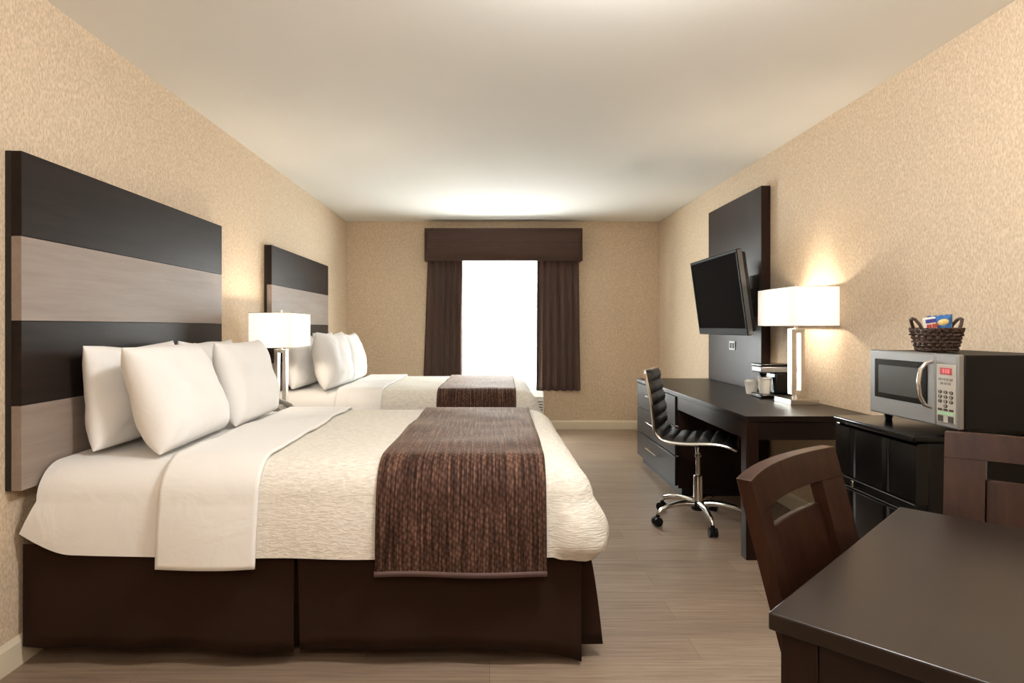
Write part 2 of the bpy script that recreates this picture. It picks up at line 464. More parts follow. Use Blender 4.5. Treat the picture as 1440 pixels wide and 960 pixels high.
# ------------------------------------------------------------------ curtains
def curtain(name, x0t, x1t, x0b, x1b, z0, z1, yc, amp, nf, mat, label, cat, group, seed=0, th=0.004):
    bm = bmesh.new()
    nx, nz = nf*14, 26
    rows = []
    for j in range(nz+1):
        t = j/nz
        z = z1+(z0-z1)*t
        xa = x0t+(x0b-x0t)*t; xb = x1t+(x1b-x1t)*t
        row = []
        for i in range(nx+1):
            u = i/nx
            ph = u*nf*2*PI + 0.5*math.sin(u*9+seed)+0.25*math.sin(t*3+u*5+seed)
            a = amp*(0.75+0.35*noise.noise((u*6, t*1.2, seed)))
            row.append((xa+(xb-xa)*u+0.25*a*math.sin(2*ph), yc+a*math.sin(ph), z+0.004*math.sin(ph*1.0)))
        rows.append(row)
    grid_surface(bm, rows)
    root = thing(name, label, cat, (0, 0, 0), 0, group)
    o = obj('curtain_fabric' if cat == 'curtain' else 'fabric', bm, mat, root, solid=th, angle=80)
    return root

# valance as a shallow upholstered box
VY = YB-0.17
val = thing('valance', 'brown box valance with horizontal pleats above the window', 'valance', (0.16, YB, 1.965))
bm = bmesh.new()
hw = 0.908
prof = [(0.0, 0.0), (0.0, 0.135), (0.006, 0.142), (0.0, 0.149), (0.0, 0.168), (0.006, 0.174), (0.0, 0.180), (0.0, 0.205), (0.006, 0.212), (0.0, 0.219), (0.0, 0.235), (0.006, 0.241), (0.0, 0.247), (0.0, 0.375)]
rows = []
for k in range(41):
    x = -hw+2*hw*k/40
    rows.append([(x, -0.17+d+0.002*math.sin(k*1.7+z*20), z) for d, z in prof])
grid_surface(bm, rows)
obj('front_board', bm, M['valance'], val, angle=25, solid=-0.012)
bm = bmesh.new(); box(bm, -hw, -hw+0.015, -0.158, 0, 0, 0.375); obj('side_board', bm, M['valance'], val, bevel=0.003)
bm = bmesh.new(); box(bm, hw-0.015, hw, -0.158, 0, 0, 0.375); obj('side_board', bm, M['valance'], val, bevel=0.003)
bm = bmesh.new(); box(bm, -hw+0.015, hw-0.015, -0.156, 0, 0.36, 0.375); obj('top_board', bm, M['valance'], val)
curtain('curtain', -0.722, -0.305, -0.775, -0.315, 0.465, 2.05, YB-0.100, 0.036, 6, M['curtain'],
        'dark brown pleated curtain on the bed side of the window', 'curtain', 'brown curtains at the window', 1)
curtain('curtain', 0.555, 1.03, 0.545, 1.05, 0.465, 2.05, YB-0.100, 0.036, 6, M['curtain'],
        'dark brown pleated curtain on the desk side of the window', 'curtain', 'brown curtains at the window', 5)
curtain('sheer_curtain', -0.50, 0.78, -0.50, 0.78, 0.47, 2.06, YB-0.035, 0.012, 13, M['sheer'],
        'white sheer curtain glowing with daylight between the brown curtains', 'sheer curtain', None, 3, th=0.0)

# air conditioner below the window
ac = thing('air_conditioner', 'white air conditioner under the window, behind the far bed', 'air conditioner', (0.09, YB, 0))
obj('casing', bx(-0.53, 0.53, -0.25, -0.016, 0.06, 0.40), M['white_plastic'], ac, bevel=0.02, segs=3)
obj('base', bx(-0.50, 0.50, -0.20, -0.016, 0.0, 0.06), M['grey_plastic'], ac)
bm = bmesh.new()
vs = [(-0.53, -0.25, 0.40), (0.53, -0.25, 0.40), (0.53, -0.016, 0.40), (-0.53, -0.016, 0.40), (-0.53, -0.20, 0.46), (0.53, -0.20, 0.46), (0.53, -0.016, 0.47), (-0.53, -0.016, 0.47)]
V = [bm.verts.new(p) for p in vs]
for f in ((0, 1, 2, 3), (4, 5, 6, 7), (0, 1, 5, 4), (1, 2, 6, 5), (2, 3, 7, 6), (3, 0, 4, 7)):
    bm.faces.new([V[i] for i in f])
obj('top_cover', bm, M['white_plastic'], ac, bevel=0.008)
bm = bmesh.new()
for k in range(9):
    z = 0.10+k*0.031
    box(bm, -0.48, 0.515, -0.262, -0.245, z, z+0.012)
obj('intake_grille', bm, M['grey_plastic'], ac)

# ------------------------------------------------------------------ headboards
def make_headboard(y0, y1, label):
    t = thing('headboard', label, 'headboard', (XL, y0, 0.634), 0, 'wall-mounted headboards behind the beds')
    w = y1-y0
    obj('back_board', bx(0.002, 0.022, 0, w, 0.0, 1.184), M['edge_black'], t)
    for k in range(4):
        z0 = k*0.296
        mt = M['board_dark'] if k % 2 else M['board_light']
        o = obj('panel', bx(0.022, 0.058, 0, w, z0+0.0006, z0+0.2954), mt, t, bevel=0.0015)
        if not k % 2: o['label'] = 'taupe band'
    return t
make_headboard(2.15, 3.76, 'tall headboard with dark and taupe bands behind the near bed')
make_headboard(4.62, 6.24, 'dark and taupe banded headboard behind the far bed, beside the corner')

# ------------------------------------------------------------------ beds
BX0, BX1 = -1.60, 0.34        # mattress along X
def top_wave(x, y, yn, yf, seed):
    e = min(1, max(0, min(y-yn, yf-y)-0.08)/0.2)
    return e*(0.010*noise.noise((x*2.6, y*2.6, seed))+0.004*noise.noise((x*7, y*7, seed+3)))
def side_out(x, dd, seed):
    """how far the bedding stands off at depth dd below the rounded top edge"""
    if dd <= 0: return 0.0
    w = 0.012*noise.noise((x*3.2, dd*2.0, seed))+0.005*math.sin(x*13+seed+dd*3)
    return 0.026*(1-math.exp(-dd/0.10))+w*min(1, dd/0.22)
ZT, RAD = 0.700, 0.115

def drape(xa, xb, yn, yf, d, hemn, hemf, nx, skew=0.0, seed=0, hemwave=0.0, headflare=0.0, zmax=None, side=None):
    """one layer of bedding lying d above the mattress surface, from near hem over the top to far hem"""
    nd_, na, nt_ = 14, 9, 28
    P = []      # (y base, z base, dd, ny, nz, side)
    zr = ZT-RAD
    for i in range(nd_+1):
        z = hemn+(zr-hemn)*i/nd_
        P.append((yn, z, zr-z, -1, 0, -1))
    if side != 'near':
        for i in range(1, na+1):
            a = PI/2*i/na
            P.append((yn+RAD-RAD*math.cos(a), zr+RAD*math.sin(a), 0, -math.cos(a), math.sin(a), -1))
        for i in range(1, nt_):
            P.append((yn+RAD+(yf-yn-2*RAD)*i/nt_, ZT, 0, 0, 1, 0))
        for i in range(0, na+1):
            a = PI/2*(1-i/na)
            P.append((yf-RAD+RAD*math.cos(a), zr+RAD*math.sin(a), 0, math.cos(a), math.sin(a), 1))
        for i in range(1, nd_+1):
            z = zr+(hemf-zr)*i/nd_
            P.append((yf, z, zr-z, 1, 0, 1))
    else:
        P = [p for p in P if p[1] <= zmax]
    arc = [0]
    for p, q in zip(P, P[1:]): arc.append(arc[-1]+math.hypot(q[0]-p[0], q[1]-p[1]))
    bm = bmesh.new(); rows, uvs = [], []
    for i in range(nx+1):
        u = i/nx
        row, ur = [], []
        for j, (y, z, dd, ny, nz, sd) in enumerate(P):
            f = min(1, max(0, (y-yn)/(yf-yn)))
            x = xa+(xb-xa)*u+skew*f
            hem = hemn if sd < 0 else hemf
            t = dd/(zr-hem) if sd else 0
            so = side_out(x, dd, seed)
            yy = y+ny*d+(sd*so if dd > 0 else 0)
            zz = z+nz*d+(top_wave(x, y, yn, yf, seed) if dd == 0 else 0)-hemwave*t*t*math.sin(x*5.3+seed)
            if headflare:
                k = max(0, 1-u*4)
                x -= headflare*k*k*t; zz += 0.07*k*k*t
            row.append((x, yy, zz)); ur.append((x, arc[j]))
        rows.append(row); uvs.append(ur)
    grid_surface(bm, rows, uvs)
    return bm

def coverlet_bm(x0, x1, yn, yf, d, hem, rc, seed=0):
    """Top, sides and foot end of a bed cover with one rounded corner at each side."""
    ring = []     # (x, y, nx, ny, corner)
    NS, NC, NF = 34, 12, 24
    zr = ZT-RAD
    for i in range(NS):
        ring.append((x0+(x1-rc-x0)*i/NS, yn, 0, -1, 0))
    for i in range(NC+1):
        a = PI/2*i/NC
        ring.append((x1-rc+rc*math.sin(a), yn+rc-rc*math.cos(a), math.sin(a), -math.cos(a), math.sin(2*a)))
    for i in range(1, NF):
        ring.append((x1, yn+rc+(yf-yn-2*rc)*i/NF, 1, 0, 0))
    for i in range(NC+1):
        a = PI/2*(1-i/NC)
        ring.append((x1-rc+rc*math.sin(a), yf-rc+rc*math.cos(a), math.sin(a), math.cos(a), math.sin(2*a)))
    for i in range(1, NS+1):
        ring.append((x1-rc-(x1-rc-x0)*i/NS, yf, 0, 1, 0))
    s = [0]
    for a, b in zip(ring, ring[1:]):
        s.append(s[-1]+math.hypot(b[0]-a[0], b[1]-a[1]))
    rows, uvs = [], []
    NA, ND = 9, 16
    for k in range(NA+ND+1):
        row, ur = [], []
        for q, (x, y, nx_, ny_, c) in enumerate(ring):
            if k <= NA:
                a = PI/2*k/NA
                out = -RAD*(1-math.sin(a))+d*math.sin(a); z = zr+(RAD+d)*math.cos(a)
                z += top_wave(x, y-ny_*RAD*(1-math.sin(a)), yn, yf, seed)
                arc = RAD*a
                out += 0.03*c*math.sin(a)**3
            else:
                t = (k-NA)/ND
                h = hem+0.004*math.sin(s[q]*5.3+seed)-0.02*c
                z = zr+(h-zr)*t
                so = side_out(x if nx_ < 0.5 else s[q], zr-z, seed)
                tuck = c*(0.03+0.035*math.sin(t*PI*0.8)-0.045*math.exp(-((t-1)/0.14)**2))
                fold = c*0.012*math.sin(c*9+t*5)*t
                foot = 0.018*max(0, nx_)*math.sin(t*PI*0.75)
                out = d+so+tuck+fold+foot
                arc = RAD*PI/2+zr-z
            row.append((x+nx_*out, y+ny_*out, z)); ur.append((s[q], -arc))
        rows.append(row); uvs.append(ur)
    bm = bmesh.new()
    V = grid_surface(bm, rows, uvs)
    uvl = bm.loops.layers.uv.verify()
    N = len(ring); nb = NS+NC; M_ = NF
    top = V[0]; lines = []
    for i in range(nb+1):
        a, b = top[i], top[N-1-i]
        if i == nb:
            line = [top[j] for j in range(i, N-i)]
        else:
            line = [a]
            for m in range(1, M_):
                p = a.co.lerp(b.co, m/M_)
                p.z = ZT+d+top_wave(p.x, p.y, yn, yf, seed)
                line.append(bm.verts.new(p))
            line.append(b)
        lines.append(line)
    for A, B in zip(lines, lines[1:]):
        for m in range(M_):
            f = bm.faces.new((A[m], A[m+1], B[m+1], B[m]))
            for l in f.loops:
                l[uvl].uv = (l.vert.co.x-x0, l.vert.co.y-yn)
    return bm

def skirt_bm(yn, yf, x0, x1, zt):
    bm = bmesh.new()
    def panel(pts_top, pts_bot):
        n = 8
        rows = []
        for a, b in zip(pts_top, pts_bot):
            a, b = Vector(a), Vector(b)
            rows.append([Vector((a.x+(b.x-a.x)*(k/n)**0.6, a.y+(b.y-a.y)*(k/n), a.z+(b.z-a.z)*k/n)) for k in range(n+1)])
        grid_surface(bm, rows)
    px = -0.70
    # near side, left panel
    top, bot = [], []
    for i in range(25):
        t = i/24; x = x0+(px-x0)*t
        bul = -0.014*math.sin(PI*t)-0.020*math.exp(-((t-0.88)/0.10)**2)-0.008*math.sin(t*19)
        top.append((x, yn, zt)); bot.append((x, yn+bul, 0.066-0.010*math.sin(t*9)*t-0.014*t*t))
    top.append((px-0.006, yn+0.05, zt)); bot.append((px-0.035, yn+0.07, 0.05))
    panel(top, bot)
    # gusset behind the pleat
    panel([(px-0.07, yn+0.055, zt), (px+0.07, yn+0.055, zt)], [(px-0.09, yn+0.075, 0.03), (px+0.09, yn+0.075, 0.03)])
    # near side, right panel
    top = [(px+0.014, yn+0.05, zt)]; bot = [(px+0.04, yn+0.07, 0.05)]
    for i in range(25):
        t = i/24; x = px+0.010+(x1-0.028-px)*t
        top.append((x, yn, zt)); bot.append((x+0.012*(1-t)**8, yn-0.012*math.sin(PI*t)-0.016*t**6+0.007*math.sin(t*15), 0.050+0.014*math.sin(PI*t)-0.034*t**8))
    panel(top, bot)
    # corner flap, then the foot end
    top = [(x1-0.04, yn+0.025, zt)]; bot = [(x1-0.04, yn+0.03, 0.056)]
    top.append((x1, yn+0.03, zt)); bot.append((x1+0.068, yn+0.045, 0.050))
    for i in range(1, 31):
        t = i/30; y = yn+0.05+(yf-yn-0.06)*t
        top.append((x1, y, zt)); bot.append((x1+0.012+0.02*math.exp(-t*12)+0.006*math.sin(t*17), y+0.03*math.exp(-t*9), 0.055))
    panel(top, bot)
    # far side
    top, bot = [], []
    for i in range(25):
        t = i/24; x = x0+(x1-x0)*t
        top.append((x, yf, zt)); bot.append((x, yf+0.012*math.sin(PI*t), 0.06))
    panel(top, bot)
    return bm

def pillow_bm(w, h, th, seed, n=30):
    bm = bmesh.new()
    def pt(u, v, side):
        au, av = abs(u), abs(v)
        x = w/2*u*(1-0.022*(1-v*v)*au**2)
        z = h/2+h/2*v*(1-(0.035 if v > 0 else 0.0)*(1-u*u)*av**2)
        prof = max(0, (1-au**3.6)*(1-av**3.6))**0.46
        corner = (au*av)**3
        wr = noise.noise((u*1.6+seed, v*1.6, side*3.1+seed))*0.022*prof+noise.noise((u*4+seed*2, v*4, side))*0.007*prof
        # pinch creases running in from the corners
        wr -= 0.007*math.exp(-((au-av)/0.10)**2)*min(1, (au*av)**1.5*4)*prof
        y = side*(th/2*prof+wr)
        # belly lower down
        y *= 1-0.12*v
        x += 0.006*corner*math.copysign(1, u); z += 0.008*corner*(v > 0)
        z += 0.010*noise.noise((u*1.3+seed, v, 2.7))*(v > 0)*av
        return (x, y, z)
    F = [[None]*(n+1) for _ in range(n+1)]; B = [[None]*(n+1) for _ in range(n+1)]
    for i in range(n+1):
        for j in range(n+1):
            # denser towards the edge
            u = math.sin(PI/2*(2*i/n-1)); v = math.sin(PI/2*(2*j/n-1))
            if i in (0, n) or j in (0, n):
                F[i][j] = B[i][j] = bm.verts.new(pt(u, v, 0))
            else:
                F[i][j] = bm.verts.new(pt(u, v, -1)); B[i][j] = bm.verts.new(pt(u, v, 1))
    for i in range(n):
        for j in range(n):
            bm.faces.new((F[i][j], F[i+1][j], F[i+1][j+1], F[i][j+1]))
            bm.faces.new((B[i][j], B[i][j+1], B[i+1][j+1], B[i+1][j]))
    return bm

def make_bed(yo, which):
    far = which == 'far'
    yn, yf = 2.21+yo, 3.73+yo
    b = thing('bed', 'bed under white linen and a dark brown skirt, ' + ('farther one, beside the window' if far else 'nearer of the two'), 'bed',
              (0, 0, 0), 0, 'two double beds')
    obj('box_spring', bx(-1.59, 0.32, yn+0.06, yf-0.06, 0.17, 0.42), M['skirt'], b, bevel=0.02)
    obj('mattress', bx(BX0, BX1-0.04, yn+0.045, yf-0.045, 0.42, 0.685), M['linen'], b, bevel=0.06, segs=4)
    obj('bed_skirt', skirt_bm(yn, yf, -1.665, 0.345, 0.43), M['skirt'], b, angle=60, solid=0.003)
    for lx in (-1.5, 0.22):
        for ly in (yn+0.15, yf-0.15):
            bm = bmesh.new(); cyl(bm, (lx, ly, 0), (lx, ly, 0.17), 0.025)
            obj('leg', bm, M['black_matte'], b)
    sd = 1.0+yo
    s = obj('bed_sheet', drape(-1.612, -1.08, yn, yf, 0.010, 0.398, 0.40, 30, seed=sd, hemwave=0.006, headflare=0.05), M['linen'], angle=70)
    tag(s, 'smooth white bed sheet below the pillows of the ' + which + ' bed', 'sheet', 'bed sheets')
    c = obj('coverlet', coverlet_bm(-0.93, 0.352, yn, yf, 0.020, 0.392, 0.13, seed=sd), M['coverlet'], angle=70)
    tag(c, 'cream puckered coverlet over the foot half of the ' + which + ' bed', 'coverlet', 'puckered coverlets')
    f = obj('top_sheet', drape(-1.165, -0.815, yn, yf, 0.034, 0.366, 0.38, 24, seed=sd, hemwave=0.006), M['linen'], angle=70)
    m = f.modifiers.new('solid', 'SOLIDIFY'); m.thickness = 0.010; m.offset = 0
    tag(f, 'white sheet folded back in a wide band over the ' + which + ' coverlet', 'sheet', 'turned-back sheets')
    r = thing('bed_runner', 'brown woven runner laid across the foot of the ' + which + ' bed', 'bed runner', (0, 0, 0), 0, 'woven bed runners')
    o = obj('runner_cloth', drape(-0.400, 0.200, yn, yf, 0.032, 0.336, 0.34, 30, skew=0.032, seed=sd), M['runner'], r, angle=70)
    m = o.modifiers.new('solid', 'SOLIDIFY'); m.thickness = 0.006; m.offset = 0
    o = obj('hem_binding', drape(-0.403, 0.201, yn, yf, 0.0335, 0.334, 0.34, 30, skew=0.0, seed=sd, zmax=0.358, side='near'), M['hem'], r, angle=70)
    m = o.modifiers.new('solid', 'SOLIDIFY'); m.thickness = 0.010; m.offset = 0
    return b

make_bed(0.0, 'near')
make_bed(2.47, 'far')

PB = {}
def pillow(label, cat_group, X, Y, z, tilt, yaw, w, h, th, seed, roll=0.0):
    k = (w, h, th, seed)
    o = obj('pillow', pillow_bm(w, h, th, seed), M['pillow'], None, angle=180)
    o.location = (X, Y, z); o.rotation_euler = (-R(tilt), R(roll), PI/2+R(yaw))
    tag(o, label, 'pillow', cat_group)
    return o
g1 = 'pillows on the near bed'
zb = 0.728
pillow('white pillow leaning on the headboard, nearest behind the front pillow of the near bed', g1, -1.515, 2.70, zb, 5.5, 0, 0.66, 0.40, 0.15, 1.0)
pillow('white pillow at the back of the near bed, on the lamp side, mostly hidden', g1, -1.51, 3.40, zb, 6, 0, 0.62, 0.40, 0.15, 4.3)
pillow('large plump white pillow standing in front on the near bed, nearest the viewer', g1, -1.245, 2.625, zb, 19, 3, 0.63, 0.42, 0.21, 2.2)
pillow('white pillow standing in front on the near bed, on the lamp side', g1, -1.225, 3.265, zb, 14, 2, 0.60, 0.41, 0.19, 7.7)
g2 = 'pillows on the far bed'
pillow('white pillow leaning on the far headboard, right behind the table lamp', g2, -1.505, 5.04, zb, 6, 0, 0.62, 0.40, 0.15, 5.1)
pillow('white pillow at the back of the far bed, near the window, mostly hidden', g2, -1.505, 5.74, zb, 6, 0, 0.62, 0.42, 0.15, 8.3)
pillow('white pillow with pointed corner standing in front on the far bed, lamp side', g2, -1.225, 5.00, zb, 9, -4, 0.62, 0.43, 0.20, 3.4)
pillow('white pillow standing in front on the far bed, window side', g2, -1.215, 5.66, zb, 11, 2, 0.62, 0.42, 0.19, 6.6)

# ------------------------------------------------------------------ nightstand, telephone
ns = thing('nightstand', 'dark wood nightstand standing between the two beds', 'nightstand', (-1.45, 4.175, 0))
obj('top', bx(-0.215, 0.22, -0.33, 0.33, 0.58, 0.605), M['espresso'], ns, bevel=0.003)
obj('body', bx(-0.21, 0.19, -0.31, 0.31, 0.06, 0.58), M['espresso_v'], ns, bevel=0.002)
obj('plinth', bx(-0.20, 0.16, -0.29, 0.29, 0.0, 0.06), M['edge_black'], ns)
for z in (0.08, 0.33):
    d = obj('drawer', bx(0.19, 0.208, -0.30, 0.30, z, z+0.235), M['espresso'], ns, bevel=0.002)
    bm = bmesh.new(); tube(bm, [(0.208, -0.07, z+0.12), (0.232, -0.07, z+0.12), (0.232, 0.07, z+0.12), (0.208, 0.07, z+0.12)], 0.005)
    obj('handle', bm, M['nickel'], d)
ph = thing('telephone', 'grey desk telephone on the nightstand, peeking out beside a pillow', 'telephone', (-1.29, 3.965, 0.605), R(-15)); ph.scale = (1, 1, 1.4)
bm = bmesh.new()
V = [bm.verts.new(p) for p in ((-0.08, -0.09, 0), (0.08, -0.09, 0), (0.08, 0.09, 0), (-0.08, 0.09, 0), (-0.075, -0.085, 0.075), (0.075, -0.085, 0.04), (0.075, 0.085, 0.04), (-0.075, 0.085, 0.075))]
for f in ((0, 1, 2, 3), (4, 5, 6, 7), (0, 1, 5, 4), (1, 2, 6, 5), (2, 3, 7, 6), (3, 0, 4, 7)):
    bm.faces.new([V[i] for i in f])
obj('body', bm, M['grey_plastic'], ph, bevel=0.006)
bm = bmesh.new()
for i in range(4):
    for j in range(3):
        x = -0.03+i*0.026; y = -0.02+j*0.026
        z = 0.0575-0.035*(x/0.15)
        box(bm, x-0.008, x+0.008, y-0.008, y+0.008, z-0.004, z+0.006)
obj('keypad', bm, M['white_plastic'], ph)
bm = bmesh.new(); tube(bm, [(-0.07, -0.06, 0.078), (-0.055, -0.06, 0.097), (0.0, -0.06, 0.09), (0.055, -0.06, 0.07), (0.07, -0.06, 0.05)], [0.018, 0.016, 0.011, 0.016, 0.018], 10)
obj('handset', bm, M['grey_plastic'], ph)

# ------------------------------------------------------------------ lamps
def make_lamp(loc, label):
    t = thing('table_lamp', label, 'lamp', loc, 0, 'chrome table lamps with box shades')
    obj('base_plate', bx(-0.084, 0.084, -0.105, 0.105, 0, 0.033), M['nickel'], t, bevel=0.002)
    bm = bmesh.new()
    z0, z1 = 0.055, 0.45
    box(bm, -0.04, -0.015, -0.025, 0.025, z0, z1); box(bm, 0.015, 0.04, -0.025, 0.025, z0, z1)
    box(bm, -0.015, 0.015, -0.025, 0.025, z0, z0+0.025); box(bm, -0.015, 0.015, -0.025, 0.025, z1-0.025, z1)
    bmesh.ops.remove_doubles(bm, verts=bm.verts[:], dist=1e-5)
    obj('column', bm, M['nickel'], t, bevel=0.0015)
    bm = bmesh.new(); lathe(bm, [(0.022, 0.033), (0.022, 0.042), (0.012, 0.044), (0.012, 0.055)], 20)
    obj('collar', bm, M['nickel'], t)
    # shade: open rectangular box
    w, d, zb_, zt_ = 0.13, 0.232, 0.466, 0.691
    bm = bmesh.new()
    c = [(-w, -d), (w, -d), (w, d), (-w, d)]
    B = [bm.verts.new((x, y, zb_)) for x, y in c]; Tt = [bm.verts.new((x, y, zt_)) for x, y in c]
    for i in range(4):
        bm.faces.new((B[i], B[(i+1) % 4], Tt[(i+1) % 4], Tt[i]))
    sh = obj('lamp_shade', bm, M['shade'], t, smooth=False)
    bm = bmesh.new()
    for z in (zb_, zt_):
        tube(bm, [(x, y, z) for x, y in c], 0.0022, 6, closed=True)
    obj('shade_rim', bm, M['nickel'], sh)
    bm = bmesh.new()
    cyl(bm, (0, 0, 0.45), (0, 0, 0.50), 0.014, 0.014)
    tube(bm, [(0, 0, 0.50), (0, -0.05, 0.52), (0, -0.055, 0.60), (0, 0, 0.69)], 0.0025, 6)
    tube(bm, [(0, 0, 0.50), (0, 0.05, 0.52), (0, 0.055, 0.60), (0, 0, 0.69)], 0.0025, 6)
    tube(bm, [(-w, 0, 0.69), (w, 0, 0.69)], 0.0025, 6); tube(bm, [(0, -d, 0.69), (0, d, 0.69)], 0.0025, 6)
    obj('harp', bm, M['nickel'], t)
    bm = bmesh.new(); lathe(bm, [(0.004, 0.69), (0.004, 0.698), (0.009, 0.70), (0.010, 0.708), (0.007, 0.716), (0.001, 0.718)], 14)
    obj('finial', bm, M['nickel'], t)
    bm = bmesh.new(); lathe(bm, [(0.012, 0.50), (0.016, 0.52), (0.028, 0.555), (0.030, 0.575), (0.022, 0.598), (0.002, 0.606)], 16)
    obj('bulb', bm, M['bulb'], t)
    return t
LAMP2 = (1.850, 3.733, 0.745)
LAMP1 = (-1.408, 4.18, 0.605)
lamp = make_lamp(LAMP2, 'lit lamp with white box shade on the dark desk')
dup(lamp, LAMP1, 0.0, 'lit lamp with white box shade between the two beds')

# ------------------------------------------------------------------ desk with drawers (front faces -X)
DX = 1.32; DY0, DY1, DZ = 3.19, 5.55, 0.745
dk = thing('desk', 'long dark wood desk along the wall with three drawers at its far end', 'desk', (DX, DY0, 0))
L = DY1-DY0; W = XR-DX-0.004
obj('desk_top', bx(0, W, 0, L, DZ-0.03, DZ), M['espresso'], dk, bevel=0.003)
obj('apron', bx(0.012, 0.034, 0.06, 1.20, DZ-0.125, DZ-0.03), M['espresso'], dk, bevel=0.001)
obj('end_apron', bx(0.07, W-0.07, 0.008, 0.030, DZ-0.125, DZ-0.03), M['espresso'], dk, bevel=0.001)
for (x, y) in ((0.005, 0.005), (W-0.075, 0.005)):
    obj('leg', bx(x, x+0.065, y, y+0.065, 0, DZ-0.03), M['espresso_v'], dk, bevel=0.002)
obj('chest_body', bx(0.02, W-0.015, 1.20, L-0.01, 0.06, DZ-0.03), M['espresso_v'], dk, bevel=0.002)
obj('plinth', bx(0.05, W-0.02, 1.22, L-0.03, 0.0, 0.06), M['edge_black'], dk)
for z in (0.075, 0.29, 0.505):
    d = obj('drawer', bx(0.0, 0.02, 1.215, L-0.02, z, z+0.203), M['espresso'], dk, bevel=0.002)
    bm = bmesh.new(); ymid = (1.215+L-0.02)/2; zz = z+0.125
    tube(bm, [(0.0, ymid-0.16, zz), (-0.028, ymid-0.16, zz), (-0.028, ymid+0.16, zz), (0.0, ymid+0.16, zz)], 0.0055, 8)
    obj('handle', bm, M['chrome'], d)

# ------------------------------------------------------------------ TV back panel and TV
tp = thing('wall_panel', 'tall dark wood panel on the wall behind the television', 'wall panel', (XR, 4.40, DZ+0.002))
obj('board', bx(-0.068, -0.002, 0, 1.06, 0, 2.208-DZ), M['espresso_v'], tp, bevel=0.003)
op = obj('outlet_plate', bx(-0.074, -0.068, 0.46, 0.575, 0.275, 0.345), M['steel'], tp, bevel=0.002)
bm = bmesh.new()
for y in (0.475, 0.525):
    box(bm, -0.0765, -0.0735, y, y+0.034, 0.288, 0.332)
obj('socket', bm, M['black_matte'], op, bevel=0.002)

tv = thing('television', 'black flat television tilted down on its wall mount', 'television', (1.64, 4.483, 1.43))
tilt = Matrix.Rotation(R(7.8), 4, 'Y')      # top leans towards -X
hwid, hh = 0.462, 0.285
def tb(*a):
    bm = bmesh.new(); box(bm, *a)
    bmesh.ops.transform(bm, matrix=Matrix.Rotation(R(-7.8), 4, 'Y'), verts=bm.verts[:]); return bm
bm = bmesh.new()
box(bm, 0, 0.03, -hwid, hwid, hh-0.022, hh); box(bm, 0, 0.03, -hwid, hwid, -hh, -hh+0.05)
box(bm, 0, 0.03, -hwid, -hwid+0.022, -hh+0.05, hh-0.022); box(bm, 0, 0.03, hwid-0.022, hwid, -hh+0.05, hh-0.022)
bmesh.ops.transform(bm, matrix=Matrix.Rotation(R(-7.8), 4, 'Y'), verts=bm.verts[:])
obj('bezel', bm, M['tv_bezel'], tv, bevel=0.004)
obj('screen', tb(0.005, 0.02, -hwid+0.021, hwid-0.021, -hh+0.049, hh-0.021), M['screen'], tv, smooth=False)
obj('side_trim', tb(0.004, 0.034, -hwid-0.004, -hwid, -hh+0.005, hh-0.005), M['dark_trim'], tv, bevel=0.0015)
obj('back_shell', tb(0.03, 0.07, -hwid+0.02, hwid-0.02, -hh+0.02, hh-0.02), M['black_matte'], tv, bevel=0.012)
bm = bmesh.new()
box(bm, 0.07, 0.09, -0.15, 0.15, -0.12, 0.12)
bmesh.ops.transform(bm, matrix=Matrix.Rotation(R(-7.8), 4, 'Y'), verts=bm.verts[:])
box(bm, 0.075, 0.28, -0.04, 0.04, -0.05, 0.05)
box(bm, 0.272, 0.2895, -0.10, 0.10, -0.15, 0.15)
obj('wall_mount', bm, M['black_matte'], tv, bevel=0.004)

# ------------------------------------------------------------------ coffee maker and cups
cm = thing('coffee_maker', 'small black coffee maker with silver top on the desk beside the lamp', 'coffee maker', (1.74, 3.96, DZ))
obj('base', bx(0.0, 0.20, 0.0, 0.16, 0.0, 0.028), M['black_gloss'], cm, bevel=0.008)
obj('tower', bx(0.095, 0.20, 0.01, 0.15, 0.028, 0.165), M['black_gloss'], cm, bevel=0.010)
obj('brew_head', bx(0.002, 0.20, 0.005, 0.155, 0.165, 0.205), M['steel'], cm, bevel=0.008)
obj('lid', bx(0.0, 0.205, 0.002, 0.158, 0.205, 0.222), M['black_gloss'], cm, bevel=0.006)
bm = bmesh.new(); lathe(bm, [(0.012, 0.135), (0.022, 0.15), (0.024, 0.165)], 16, (0.045, 0.08, 0)); obj('spout', bm, M['black_matte'], cm)
cup = thing('paper_cup', 'white cup standing on the coffee maker tray', 'cup', (1.787, 4.02, DZ+0.029))
bm = bmesh.new(); lathe(bm, [(0.030, 0.0), (0.031, 0.003), (0.041, 0.093), (0.042, 0.096), (0.039, 0.096), (0.030, 0.008), (0.0, 0.008)], 28)
obj('body', bm, M['paper'], cup)
bm = bmesh.new(); lathe(bm, [(0.043, 0.0945), (0.045, 0.098), (0.045, 0.102), (0.036, 0.104), (0.034, 0.100), (0.002, 0.100)], 28)
obj('lid', bm, M['white_plastic'], cup)
wc = thing('wrapped_cup', 'crumpled white wrapped cup on the desk before the coffee maker', 'cup', (1.80, 4.25, DZ))
bm = bmesh.new()
rows = []
for j in range(13):
    t = j/12
    r0 = (0.033+0.014*t) if j < 11 else (0.047-0.02*(j-10))
    row = []
    for k in range(33):
        a = 2*PI*k/32
        rr = r0*(1+0.14*noise.noise((math.cos(a)*1.8, math.sin(a)*1.8, t*3.0))+0.06*noise.noise((math.cos(a)*5, math.sin(a)*5, t*7)))
        row.append((rr*math.cos(a), rr*math.sin(a), 0.001+0.098*min(1, t*1.06)))
    rows.append(row)
grid_surface(bm, rows); bmesh.ops.remove_doubles(bm, verts=bm.verts[:], dist=1e-5)
bmesh.ops.holes_fill(bm, edges=bm.edges[:])
